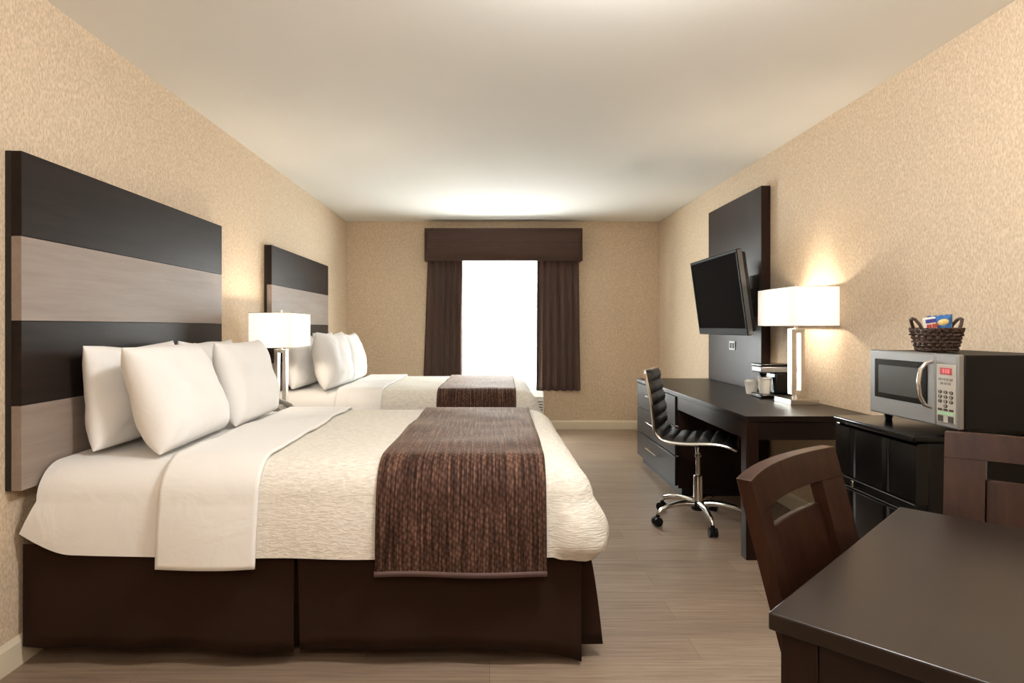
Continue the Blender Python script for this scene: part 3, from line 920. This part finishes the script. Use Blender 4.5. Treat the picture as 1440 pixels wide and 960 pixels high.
obj('wrapping', bm, M['paper'], wc, angle=25)

# ------------------------------------------------------------------ desk chair (faces local +x)
oc = thing('desk_chair', 'ribbed black leather swivel chair with chrome frame at the desk', 'chair', (1.29, 3.83, 0), R(-25))
prof = [(-0.285, 0.935), (-0.278, 0.90), (-0.262, 0.82), (-0.247, 0.74), (-0.238, 0.66), (-0.232, 0.60), (-0.215, 0.555), (-0.18, 0.525), (-0.12, 0.513), (-0.03, 0.512), (0.06, 0.520), (0.13, 0.522), (0.19, 0.512), (0.23, 0.497)]
def spline(P, n):
    out = []
    m = len(P)-1
    for i in range(m):
        p0 = Vector(P[max(i-1, 0)]); p1 = Vector(P[i]); p2 = Vector(P[i+1]); p3 = Vector(P[min(i+2, m)])
        for k in range(n):
            t = k/n
            out.append(0.5*((2*p1)+(-p0+p2)*t+(2*p0-5*p1+4*p2-p3)*t*t+(-p0+3*p1-3*p2+p3)*t**3))
    out.append(Vector(P[-1]))
    return out
pl = [Vector((p[0], 0, p[1])) for p in prof]
sp = spline(pl, 14)
arcs = [0]
for a, b in zip(sp, sp[1:]): arcs.append(arcs[-1]+(b-a).length)
tot = arcs[-1]; nr = 12; pitch = tot/nr
bm = bmesh.new(); rows = []
hwc = 0.205
for i, p in enumerate(sp):
    d = (sp[min(i+1, len(sp)-1)]-sp[max(i-1, 0)]).normalized()
    nrm = Vector((-d.z, 0, d.x))         # towards the sitter / up
    if nrm.z < 0 and abs(d.x) > abs(d.z): nrm = -nrm
    rib = 0.012+0.018*abs(math.sin(PI*arcs[i]/pitch))**0.6
    row = []
    NY = 14
    for k in range(NY+1):
        y = -hwc+2*hwc*k/NY
        e = 1-abs(2*k/NY-1)**6
        row.append(p+nrm*(0.004+rib*e)+Vector((0, y, 0)))
    rows.append((p, nrm, row))
back = [[p-n*0.008+Vector((0, y_, 0)) for y_ in (hwc, hwc*0.5, 0, -hwc*0.5, -hwc)] for p, n, r in rows]
loop = [r+b for (p, n, r), b in zip(rows, back)]
loop = [l+[l[0]] for l in loop]
grid_surface(bm, loop)
bmesh.ops.remove_doubles(bm, verts=bm.verts[:], dist=1e-6)
bmesh.ops.holes_fill(bm, edges=bm.edges[:])
obj('seat_shell', bm, M['leather'], oc, angle=50)
bm = bmesh.new()
side = [p for p in sp[::4]]
if (sp[-1]-side[-1]).length > 1e-6: side.append(sp[-1])
lp = [Vector((p.x, -hwc-0.008, p.z)) for p in side]+[Vector((p.x, hwc+0.008, p.z)) for p in reversed(side)]
tube(bm, lp, 0.009, 8, closed=True)
obj('chrome_frame', bm, M['chrome'], oc)
bm = bmesh.new()
box(bm, -0.10, 0.10, -0.09, 0.09, 0.475, 0.50); 
obj('seat_plate', bm, M['black_matte'], oc, bevel=0.006)
bm = bmesh.new(); tube(bm, [(0.02, -0.05, 0.487), (0.03, -0.17, 0.484), (0.035, -0.23, 0.476)], 0.005); obj('lever', bm, M['black_matte'], oc)
bm = bmesh.new()
lathe(bm, [(0.013, 0.28), (0.013, 0.40), (0.020, 0.402), (0.020, 0.415), (0.014, 0.418), (0.018, 0.475)], 18)
obj('gas_lift', bm, M['chrome'], oc)
bm = bmesh.new(); lathe(bm, [(0.030, 0.10), (0.028, 0.12), (0.027, 0.285), (0.022, 0.29), (0.014, 0.292)], 20)
obj('lift_sleeve', bm, M['chrome'], oc)
bm = bmesh.new(); lathe(bm, [(0.035, 0.075), (0.042, 0.085), (0.042, 0.125), (0.034, 0.132)], 20)
obj('hub', bm, M['black_matte'], oc)
for k in range(5):
    a = R(-92+25+72*k)
    dx, dy = math.cos(a), math.sin(a)
    bm = bmesh.new()
    tube(bm, [(dx*r, dy*r, z) for r, z in ((0.035, 0.115), (0.09, 0.122), (0.15, 0.121), (0.21, 0.110), (0.255, 0.095), (0.275, 0.078), (0.28, 0.062))], [0.021, 0.019, 0.017, 0.015, 0.014, 0.011, 0.009], 10)
    lg = obj('base_leg', bm, M['chrome'], oc)
    bm = bmesh.new()
    c = Vector((dx*0.285, dy*0.285, 0.027)); s = Vector((-dy, dx, 0))
    for sg in (-1, 1):
        p = c+s*0.014*sg
        cyl(bm, p-s*0.009, p+s*0.009, 0.027, 0.027, 18)
    cyl(bm, c-s*0.02, c+s*0.02, 0.008); cyl(bm, c, c+Vector((-dx*0.005, -dy*0.005, 0.04)), 0.012)
    obj('caster', bm, M['black_matte'], lg)

# ------------------------------------------------------------------ fridge and microwave (front faces -X; local x = -Y)
fr = thing('mini_fridge', 'glossy black two-door mini fridge under the microwave', 'fridge', (1.47, 2.40, 0), -PI/2)
FW = 0.252
obj('cabinet', bx(-FW+0.004, FW-0.004, 0.055, 0.48, 0.03, 0.80), M['black_matte'], fr, bevel=0.006)
obj('top_cover', bx(-FW, FW, 0.0, 0.485, 0.802, 0.828), M['black_gloss'], fr, bevel=0.008, segs=3)
def door_bm(z0, z1):
    bm = bmesh.new()
    n = 48
    rows = []
    for i in range(n+1):
        x = -FW+0.002+(2*FW-0.004)*i/n
        d = 0.004*(1-(x/FW)**2)
        g = 0.005*math.exp(-((x+0.12)/0.006)**2)+0.005*math.exp(-((x-0.09)/0.006)**2)
        rows.append([(x, 0.055, z0), (x, 0.016-d+g+0.006, z0), (x, 0.012-d+g, z0+0.008), (x, 0.012-d+g, z1-0.008), (x, 0.016-d+g+0.006, z1), (x, 0.055, z1)])
    V = grid_surface(bm, rows)
    bm.faces.new(V[0]); bm.faces.new(V[-1][::-1])
    for i in range(n):
        bm.faces.new((V[i][0], V[i][5], V[i+1][5], V[i+1][0]))
    return bm
u = obj('freezer_door', door_bm(0.585, 0.798), M['black_gloss'], fr, angle=50)
lo = obj('fridge_door', door_bm(0.06, 0.545), M['black_gloss'], fr, angle=50)
bm = bmesh.new(); box(bm, -FW+0.01, FW-0.01, 0.035, 0.055, 0.545, 0.585); obj('door_gap', bm, M['black_matte'], fr)
bm = bmesh.new(); tube(bm, [(-FW+0.01, 0.012, 0.583), (FW-0.01, 0.012, 0.583)], 0.0016, 6); obj('grip_strip', bm, M['dark_trim'], u)
bm = bmesh.new(); tube(bm, [(-FW+0.01, 0.012, 0.548), (FW-0.01, 0.012, 0.548)], 0.0013, 6); obj('grip_strip', bm, M['dark_trim'], lo)
bm = bmesh.new(); box(bm, -0.135, -0.118, 0.008, 0.03, 0.553, 0.578); obj('hinge', bm, M['chrome'], fr, bevel=0.002)
for x in (-0.2, 0.2):
    for y in (0.08, 0.44):
        bm = bmesh.new(); cyl(bm, (x, y, 0), (x, y, 0.03), 0.018); obj('foot', bm, M['black_matte'], fr)

mw = thing('microwave', 'stainless microwave with black sides on top of the mini fridge', 'microwave', (1.584, 2.318, 0.828), -PI/2)
MW, MD, Z0, Z1 = 0.241, 0.372, 0.03, 0.284
obj('housing', bx(-MW, MW, 0.012, MD, Z0, Z1-0.002), M['black_matte'], mw, bevel=0.004)
dx1 = 0.137
dr = obj('door', bx(-MW, dx1-0.001, -0.012, 0.012, Z0, Z1), M['steel'], mw, bevel=0.006, segs=3)
obj('window', bx(-0.206, 0.098, -0.0145, -0.006, Z0+0.064, Z1-0.034), M['black_gloss'], dr, bevel=0.004)
obj('window_mesh', bx(-0.178, 0.063, -0.0152, -0.012, Z0+0.085, Z1-0.058), M['mw_window'], dr)
bm = bmesh.new()
tube(bm, [(0.118, -0.010, 0.255), (0.114, -0.030, 0.248), (0.110, -0.046, 0.225), (0.108, -0.052, 0.18), (0.109, -0.048, 0.13), (0.113, -0.034, 0.100), (0.118, -0.010, 0.09)], [0.006, 0.007, 0.0075, 0.0075, 0.0075, 0.007, 0.006], 10)
obj('handle', bm, M['chrome'], dr)
cp = obj('control_panel', bx(dx1+0.001, MW, -0.012, 0.012, Z0, Z1), M['steel'], mw, bevel=0.006, segs=3)
obj('key_plate', bx(dx1+0.008, MW-0.008, -0.0142, -0.010, Z0+0.016, Z1-0.036), M['panel_grey'], cp, bevel=0.003)
obj('display', bx(dx1+0.026, MW-0.024, -0.0158, -0.012, 0.213, 0.236), M['display'], cp)
bm = bmesh.new()
for k in range(3):
    x = dx1+0.041+k*0.011
    box(bm, x, x+0.007, -0.0165, -0.0155, 0.217, 0.232)
obj('display_digits', bm, M['display_seg'], cp)
# keys
bm = bmesh.new(); bmt = bmesh.new()
xs = [dx1+0.026, dx1+0.052, dx1+0.078]
def oval(bm, x, z, rx, rz):
    n = 14
    A = [bm.verts.new((x+rx*math.cos(2*PI*i/n), -0.0142, z+rz*math.sin(2*PI*i/n))) for i in range(n)]
    B = [bm.verts.new((x+rx*math.cos(2*PI*i/n), -0.0160, z+rz*math.sin(2*PI*i/n))) for i in range(n)]
    for i in range(n):
        bm.faces.new((A[i], A[(i+1) % n], B[(i+1) % n], B[i]))
    bm.faces.new(B)
for r_ in range(3):
    for c_ in range(3):
        oval(bm, xs[c_], 0.152-r_*0.016, 0.0085, 0.0058)
oval(bm, xs[1], 0.104, 0.0085, 0.0058)
for c_ in range(3):
    box(bm, xs[c_]-0.009, xs[c_]+0.009, -0.016, -0.014, 0.088, 0.095)
for x in (xs[0]+0.001, xs[2]-0.003):
    box(bm, x-0.011, x+0.013, -0.016, -0.014, 0.050, 0.071)
kp = bm
bm = bmesh.new()
for i, z in enumerate((0.192, 0.178)):
    for c_ in range(4 - i):
        x = xs[0]-0.008+c_*0.018+i*0.008
        box(bm, x, x+0.012, -0.0155, -0.0142, z, z+0.008)
obj('quick_keys', bm, M['grey_plastic'], cp)
obj('start_keys', bx(xs[0]-0.008, xs[2]+0.010, -0.0155, -0.0142, 0.074, 0.084), M['key_green'], cp)
def text(name, s, size, loc, rot, mat, parent):
    cu = bpy.data.curves.new(name, 'FONT'); cu.body = s; cu.size = size; cu.align_x = 'CENTER'; cu.align_y = 'CENTER'; cu.extrude = 0.0002
    cu.materials.append(mat)
    o = bpy.data.objects.new(name, cu); COL.objects.link(o); o.parent = parent; o.location = loc; o.rotation_euler = rot
    return o
dg = []
for i, s in enumerate('123456789'):
    o = text('digit', s, 0.011, (xs[i % 3], -0.0163, 0.152-(i//3)*0.016), (PI/2, 0, 0), M['key_light'], None); dg.append(o)
dg.append(text('digit', '0', 0.011, (xs[1], -0.0163, 0.104), (PI/2, 0, 0), M['key_light'], None))
dgp = bpy.context.evaluated_depsgraph_get(); dgp.update()
for o in dg:
    me = bpy.data.meshes.new_from_object(o.evaluated_get(dgp))
    me.transform(Matrix.Translation(o.location) @ o.rotation_euler.to_matrix().to_4x4())
    nf_ = len(kp.faces); kp.from_mesh(me); bpy.data.meshes.remove(me); kp.faces.ensure_lookup_table()
    for f in kp.faces[nf_:]: f.material_index = 1
    cu = o.data; bpy.data.objects.remove(o); bpy.data.curves.remove(cu)
ko = obj('keypad', kp, M['key_dark'], cp, smooth=False); ko.data.materials.append(M['key_light'])
for x in (-0.2, 0.2):
    for y in (0.04, 0.33):
        bm = bmesh.new(); lathe(bm, [(0.012, 0.0), (0.016, 0.02), (0.016, 0.03)], 14, (x, y, 0)); obj('foot', bm, M['black_matte'], mw)
mwtop = 0.828+Z1

# ------------------------------------------------------------------ snack basket on the microwave
bk = thing('wicker_basket', 'small dark wicker basket of snacks on top of the microwave', 'basket', (1.697, 2.35, mwtop))
def rrect(hx, hy, r, n=64):
    pts = []
    per = 0
    corners = [(hx-r, hy-r, 0), (-(hx-r), hy-r, PI/2), (-(hx-r), -(hy-r), PI), (hx-r, -(hy-r), 3*PI/2)]
    raw = []
    for cx, cy, a0 in corners:
        for k in range(9):
            a = a0+PI/2*k/8
            raw.append(Vector((cx+r*math.cos(a), cy+r*math.sin(a))))
    d = [0]
    for i in range(len(raw)): d.append(d[-1]+(raw[(i+1) % len(raw)]-raw[i]).length)
    for q in range(n):
        s = d[-1]*q/n
        for i in range(len(raw)):
            if d[i+1] >= s:
                t = (s-d[i])/max(1e-9, d[i+1]-d[i]); p = raw[i].lerp(raw[(i+1) % len(raw)], t); break
        pts.append(p)
    return pts
bm = bmesh.new()
NR = 6
for k in range(NR):
    t = k/(NR-1)
    hx, hy = 0.058+0.013*t, 0.046+0.012*t
    z = 0.010+0.068*t
    base = rrect(hx, hy, 0.025, 96)
    pts = []
    for q, p in enumerate(base):
        n = p.normalized()
        o_ = 0.0045*math.sin(q*2*PI/96*16+(PI if k % 2 else 0))
        pts.append((p.x+n.x*o_, p.y+n.y*o_, z+0.0015*noise.noise((q*0.3, k, 1))))
    tube(bm, pts, 0.0068, 6, closed=True, flat=0.55)
obj('weave', bm, M['wicker'], bk)
bm = bmesh.new()
for q in range(0, 96, 6):
    a = rrect(0.057, 0.045, 0.025, 96)[q]; b = rrect(0.071, 0.059, 0.025, 96)[q]
    tube(bm, [(a.x, a.y, 0.003), ((a.x+b.x)/2, (a.y+b.y)/2, 0.042), (b.x, b.y, 0.083)], 0.0032, 6)
obj('stakes', bm, M['wicker_dark'], bk)
bm = bmesh.new()
for hx, hy, z in ((0.072, 0.060, 0.084), (0.058, 0.046, 0.007)):
    for ph_ in (0, PI):
        pts = []
        for q, p in enumerate(rrect(hx, hy, 0.026, 96)):
            n = p.normalized()
            pts.append((p.x+n.x*0.003*math.sin(q*0.8+ph_), p.y+n.y*0.003*math.sin(q*0.8+ph_), z+0.0035*math.cos(q*0.8+ph_)))
        tube(bm, pts, 0.0036, 6, closed=True)
obj('rim', bm, M['wicker'], bk)
bm = bmesh.new()
box(bm, -0.054, 0.054, -0.042, 0.042, 0.003, 0.007); obj('bottom', bm, M['wicker_dark'], bk)
for sx in (-1, 1):
    bm = bmesh.new()
    tube(bm, [(sx*0.069, -0.022, 0.082), (sx*0.078, -0.021, 0.102), (sx*0.089, -0.012, 0.121), (sx*0.091, 0.0, 0.125), (sx*0.089, 0.012, 0.121), (sx*0.078, 0.021, 0.102), (sx*0.069, 0.022, 0.082)], 0.006, 8)
    obj('handle', bm, M['wicker'], bk)

def packet_bm(w, h, th, n=14):
    bm = bmesh.new()
    F = {}
    for i in range(n+1):
        for j in range(n+1):
            u, v = 2*i/n-1, 2*j/n-1
            p = max(0, (1-abs(u)**3)*(1-abs(v)**3))**0.7
            for s in (-1, 1):
                if s == 1 and (i in (0, n) or j in (0, n)): F[(i, j, 1)] = F[(i, j, -1)]; continue
                F[(i, j, s)] = bm.verts.new((w/2*u, s*(th/2*p+0.0015*noise.noise((u*4, v*4, s+w))*p*3), h/2*v+0.002*math.sin(u*14)*(abs(v) > 0.97)))
    for i in range(n):
        for j in range(n):
            bm.faces.new([F[k] for k in ((i, j, -1), (i+1, j, -1), (i+1, j+1, -1), (i, j+1, -1))])
            bm.faces.new([F[k] for k in ((i, j, 1), (i, j+1, 1), (i+1, j+1, 1), (i+1, j, 1))])
    return bm
def decal(name, pts, mat, parent, y):
    bm = bmesh.new()
    for P in pts:
        A = [bm.verts.new((x, y, z)) for x, z in P]; B = [bm.verts.new((x, y+0.006, z)) for x, z in P]
        bm.faces.new(A); bm.faces.new(B[::-1])
        for i in range(len(P)): bm.faces.new((A[i], A[(i+1) % len(P)], B[(i+1) % len(P)], B[i]))
    return obj(name, bm, mat, parent, smooth=False)
def rect(x0, x1, z0, z1): return [(x0, z0), (x1, z0), (x1, z1), (x0, z1)]
sb = thing('snack_packet', 'white snack packet with a blue band and red print in the basket', 'snack', (1.676, 2.335, mwtop+0.012)); sb.rotation_euler = (0, R(-9), 0)
o = obj('wrapper', bx(-0.020, 0.020, -0.010, 0.010, 0.0, 0.118), M['paper'], sb, bevel=0.004)
decal('blue_band', [rect(-0.0195, 0.0195, 0.098, 0.112)], M['navy'], sb, -0.0112)
decal('red_print', [rect(-0.019, -0.011, 0.079, 0.093), rect(-0.009, -0.002, 0.078, 0.092), rect(0.001, 0.008, 0.079, 0.093), rect(0.010, 0.019, 0.078, 0.093)], M['red'], sb, -0.0112)
cb = thing('chip_bag', 'shiny blue bag of snacks standing in the basket', 'snack', (1.721, 2.356, mwtop+0.092))
bm = packet_bm(0.082, 0.092, 0.032)
for v_ in bm.verts: v_.co.x *= 1+4.6*v_.co.z
bmesh.ops.transform(bm, matrix=Matrix.Rotation(R(-5), 4, 'Y') @ Matrix.Rotation(R(-6), 4, 'X'), verts=bm.verts[:])
obj('bag', bm, M['blue'], cb, angle=180)
bm = bmesh.new()
bmesh.ops.create_uvsphere(bm, u_segments=20, v_segments=10, radius=1)
bmesh.ops.transform(bm, matrix=Matrix.Translation((-0.004, -0.0140, 0.018)) @ Matrix.Rotation(R(-14), 4, 'Y') @ Matrix.Diagonal((0.023, 0.0045, 0.013, 1)), verts=bm.verts[:])
obj('food_picture', bm, M['cream'], cb)

# ------------------------------------------------------------------ dining table and chairs
A2 = Vector((0.716, 0.698, 0)).normalized(); B2 = Vector((A2.y, -A2.x, 0))
ang = math.atan2(A2.y, A2.x)
C0 = Vector((0.4446, 0.988, 0))
TS = 0.83; TZ = 0.75
tc0 = C0+A2*TS/2+B2*TS/2
tb_ = thing('dining_table', 'square dark wood table set diagonally in the near corner', 'table', tc0, ang)
hs = TS/2
obj('table_top', bx(-hs, hs, -hs, hs, TZ-0.028, TZ), M['tablewood'], tb_, bevel=0.003)
li = hs-0.014
for sx in (-1, 1):
    for sy in (-1, 1):
        x0, x1 = sorted((sx*li, sx*(li-0.055))); y0, y1 = sorted((sy*li, sy*(li-0.055)))
        obj('leg', bx(x0, x1, y0, y1, 0, TZ-0.028), M['espresso_v'], tb_, bevel=0.002)
for sy in (-1, 1):
    y0, y1 = sorted((sy*(li-0.004), sy*(li-0.024)))
    obj('apron', bx(-li+0.056, li-0.056, y0, y1, TZ-0.13, TZ-0.028), M['espresso'], tb_)
    obj('apron', bx(y0, y1, -li+0.056, li-0.056, TZ-0.13, TZ-0.028), M['espresso'], tb_)

def make_chair(loc, rz, label):
    """faces local +y; back at -y"""
    t = thing('dining_chair', label, 'chair', loc, rz, 'walnut dining chairs at the square table')
    W2 = 0.233
    zt = 0.925
    def yb(z):      # centre line of back along height
        return -0.205-0.26*max(0, z-0.42)
    def bow(x):     # concave back: the middle lies farther back
        return -0.030*(1-(x/W2)**2)
    def slab(x0, x1, z0, z1, th, off=0.0, nx=10, nz=6, topcurve=0.0):
        bm = bmesh.new()
        def P(x, z, s):
            zz = z
            sh = 1-0.06*(0.925-z)/0.5   # narrows a little downwards
            return (x*sh, yb(z)+bow(x)+off+s*th/2, zz)
        G = {}
        for i in range(nx+1):
            for j in range(nz+1):
                x = x0+(x1-x0)*i/nx; z = z0+(z1-z0)*j/nz
                for s in (-1, 1): G[(i, j, s)] = bm.verts.new(P(x, z, s))
        for i in range(nx):
            for j in range(nz):
                for s in (-1, 1): bm.faces.new([G[(i, j, s)], G[(i+1, j, s)], G[(i+1, j+1, s)], G[(i, j+1, s)]])
            for j in (0, nz): bm.faces.new([G[(i, j, -1)], G[(i+1, j, -1)], G[(i+1, j, 1)], G[(i, j, 1)]])
        for j in range(nz):
            for i in (0, nx): bm.faces.new([G[(i, j, -1)], G[(i, j+1, -1)], G[(i, j+1, 1)], G[(i, j, 1)]])
        return bm
    iw = 0.148
    obj('top_rail', slab(-W2, W2, zt-0.065, zt, 0.028, nx=16, nz=3), M['chairwood'], t, bevel=0.0008)
    for s in (-1, 1):
        a, b = sorted((s*W2, s*iw))
        obj('stile', slab(a, b, 0.46, zt-0.0651, 0.028, nx=5, nz=8), M['chairwood'], t)
    obj('back_panel', slab(-iw+0.0005, iw-0.0005, 0.50, zt-0.114, 0.012, off=-0.007, nx=10, nz=8), M['chairwood'], t, bevel=0.002)
    obj('seat', bx(-0.21, 0.21, -0.195, 0.115, 0.43, 0.465), M['chairwood'], t, bevel=0.012, segs=3)
    bm = bmesh.new()
    box(bm, -0.20, 0.20, 0.075, 0.095, 0.37, 0.43); box(bm, -0.20, 0.20, -0.185, -0.165, 0.37, 0.43)
    box(bm, -0.205, -0.185, -0.165, 0.075, 0.37, 0.43); box(bm, 0.185, 0.205, -0.165, 0.075, 0.37, 0.43)
    obj('seat_frame', bm, M['chairwood'], t)
    for s in (-1, 1):
        a, b = sorted((s*0.208, s*0.170))
        obj('leg', bx(a, b, 0.07, 0.11, 0, 0.43), M['chairwood'], t, bevel=0.002)
        bm = bmesh.new()
        v = [(a, -0.26, 0), (b, -0.26, 0), (b, -0.225, 0), (a, -0.225, 0), (a, -0.215, 0.43), (b, -0.215, 0.43), (b, -0.175, 0.43), (a, -0.175, 0.43)]
        V = [bm.verts.new(p) for p in v]
        for f in ((0, 1, 2, 3), (4, 5, 6, 7), (0, 1, 5, 4), (1, 2, 6, 5), (2, 3, 7, 6), (3, 0, 4, 7)): bm.faces.new([V[i] for i in f])
        obj('leg', bm, M['chairwood'], t, bevel=0.002)
    return t
# back top of chair 1 sits 0.09 outside the table edge, chair faces B2
ytop = -0.205-0.26*(0.925-0.42)
cA = C0+A2*(0.11+0.24)-B2*0.09
locA = cA - B2*ytop        # local +y == B2
ch = make_chair((locA.x, locA.y, 0), math.atan2(B2.y, B2.x)-PI/2, 'dark wood chair with slotted back pulled up to the table, facing the beds'.replace(', facing the beds', ' on its bed side'))
C1 = C0+A2*TS
cB = C1+B2*(0.055+0.24)+A2*0.20
locB = cB + A2*ytop
dup(ch, (locB.x, locB.y, 0), math.atan2(-A2.y, -A2.x)-PI/2, 'reddish dark wood chair with slotted back in front of the mini fridge')

# ------------------------------------------------------------------ lights
def point(name, loc, e, col, r):
    l = bpy.data.lights.new(name, 'POINT'); l.energy = e; l.color = col; l.shadow_soft_size = r
    o = bpy.data.objects.new(name, l); COL.objects.link(o); o.location = loc; return o
def area(name, loc, rot, e, col, sx, sy):
    l = bpy.data.lights.new(name, 'AREA'); l.energy = e; l.color = col; l.shape = 'RECTANGLE'; l.size = sx; l.size_y = sy
    o = bpy.data.objects.new(name, l); COL.objects.link(o); o.location = loc; o.rotation_euler = rot; return o
WARM = (1.0, 0.84, 0.66)
point('desk_lamp_light', (LAMP2[0], LAMP2[1], LAMP2[2]+0.575), 54, WARM, 0.035)
point('bedside_lamp_light', (LAMP1[0], LAMP1[1], LAMP1[2]+0.575), 54, WARM, 0.035)
# daylight entering at the window
area('window_daylight', ((WX0+WX1)/2, YB+0.30, (WZ0+WZ1)/2), (-PI/2, 0, 0), 400, (1.0, 0.985, 0.97), 1.7, 1.8)
# added unseen fill lights: one under the ceiling, one behind the camera
point('added_ceiling_fill', (0.45, 1.60, 2.31), 73, (1.0, 0.985, 0.965), 0.15)
point('added_rear_fill', (0.15, -0.45, 2.1), 30, (1.0, 0.985, 0.965), 0.20)

w = bpy.data.worlds.new('World'); scn.world = w; w.use_nodes = True
bg = w.node_tree.nodes['Background']; bg.inputs['Color'].default_value = (0.92, 0.97, 1.0, 1); bg.inputs['Strength'].default_value = 2.0

# ------------------------------------------------------------------ camera
cd = bpy.data.cameras.new('camera'); cam = bpy.data.objects.new('camera', cd); COL.objects.link(cam)
cam.location = (0, 0, 1.205); cam.rotation_euler = (PI/2, 0, 0)
cd.sensor_width = 36; cd.sensor_fit = 'HORIZONTAL'; cd.lens = 870/1440*36
cd.shift_x = (720-688.5)/1440; cd.shift_y = -(480-459.5)/1440
cd.clip_start = 0.05; cd.clip_end = 100
scn.camera = cam
vs = scn.view_settings
vs.view_transform = 'Standard'; vs.look = 'None'; vs.gamma = 1.0; vs.exposure = 0.28; vs.use_curve_mapping = False
scn.cycles.use_denoising = True
scn.cycles.max_bounces = 10; scn.cycles.diffuse_bounces = 6; scn.cycles.transparent_max_bounces = 12
scn.cycles.sample_clamp_indirect = 6.0
scn.cycles.caustics_reflective = False; scn.cycles.caustics_refractive = False
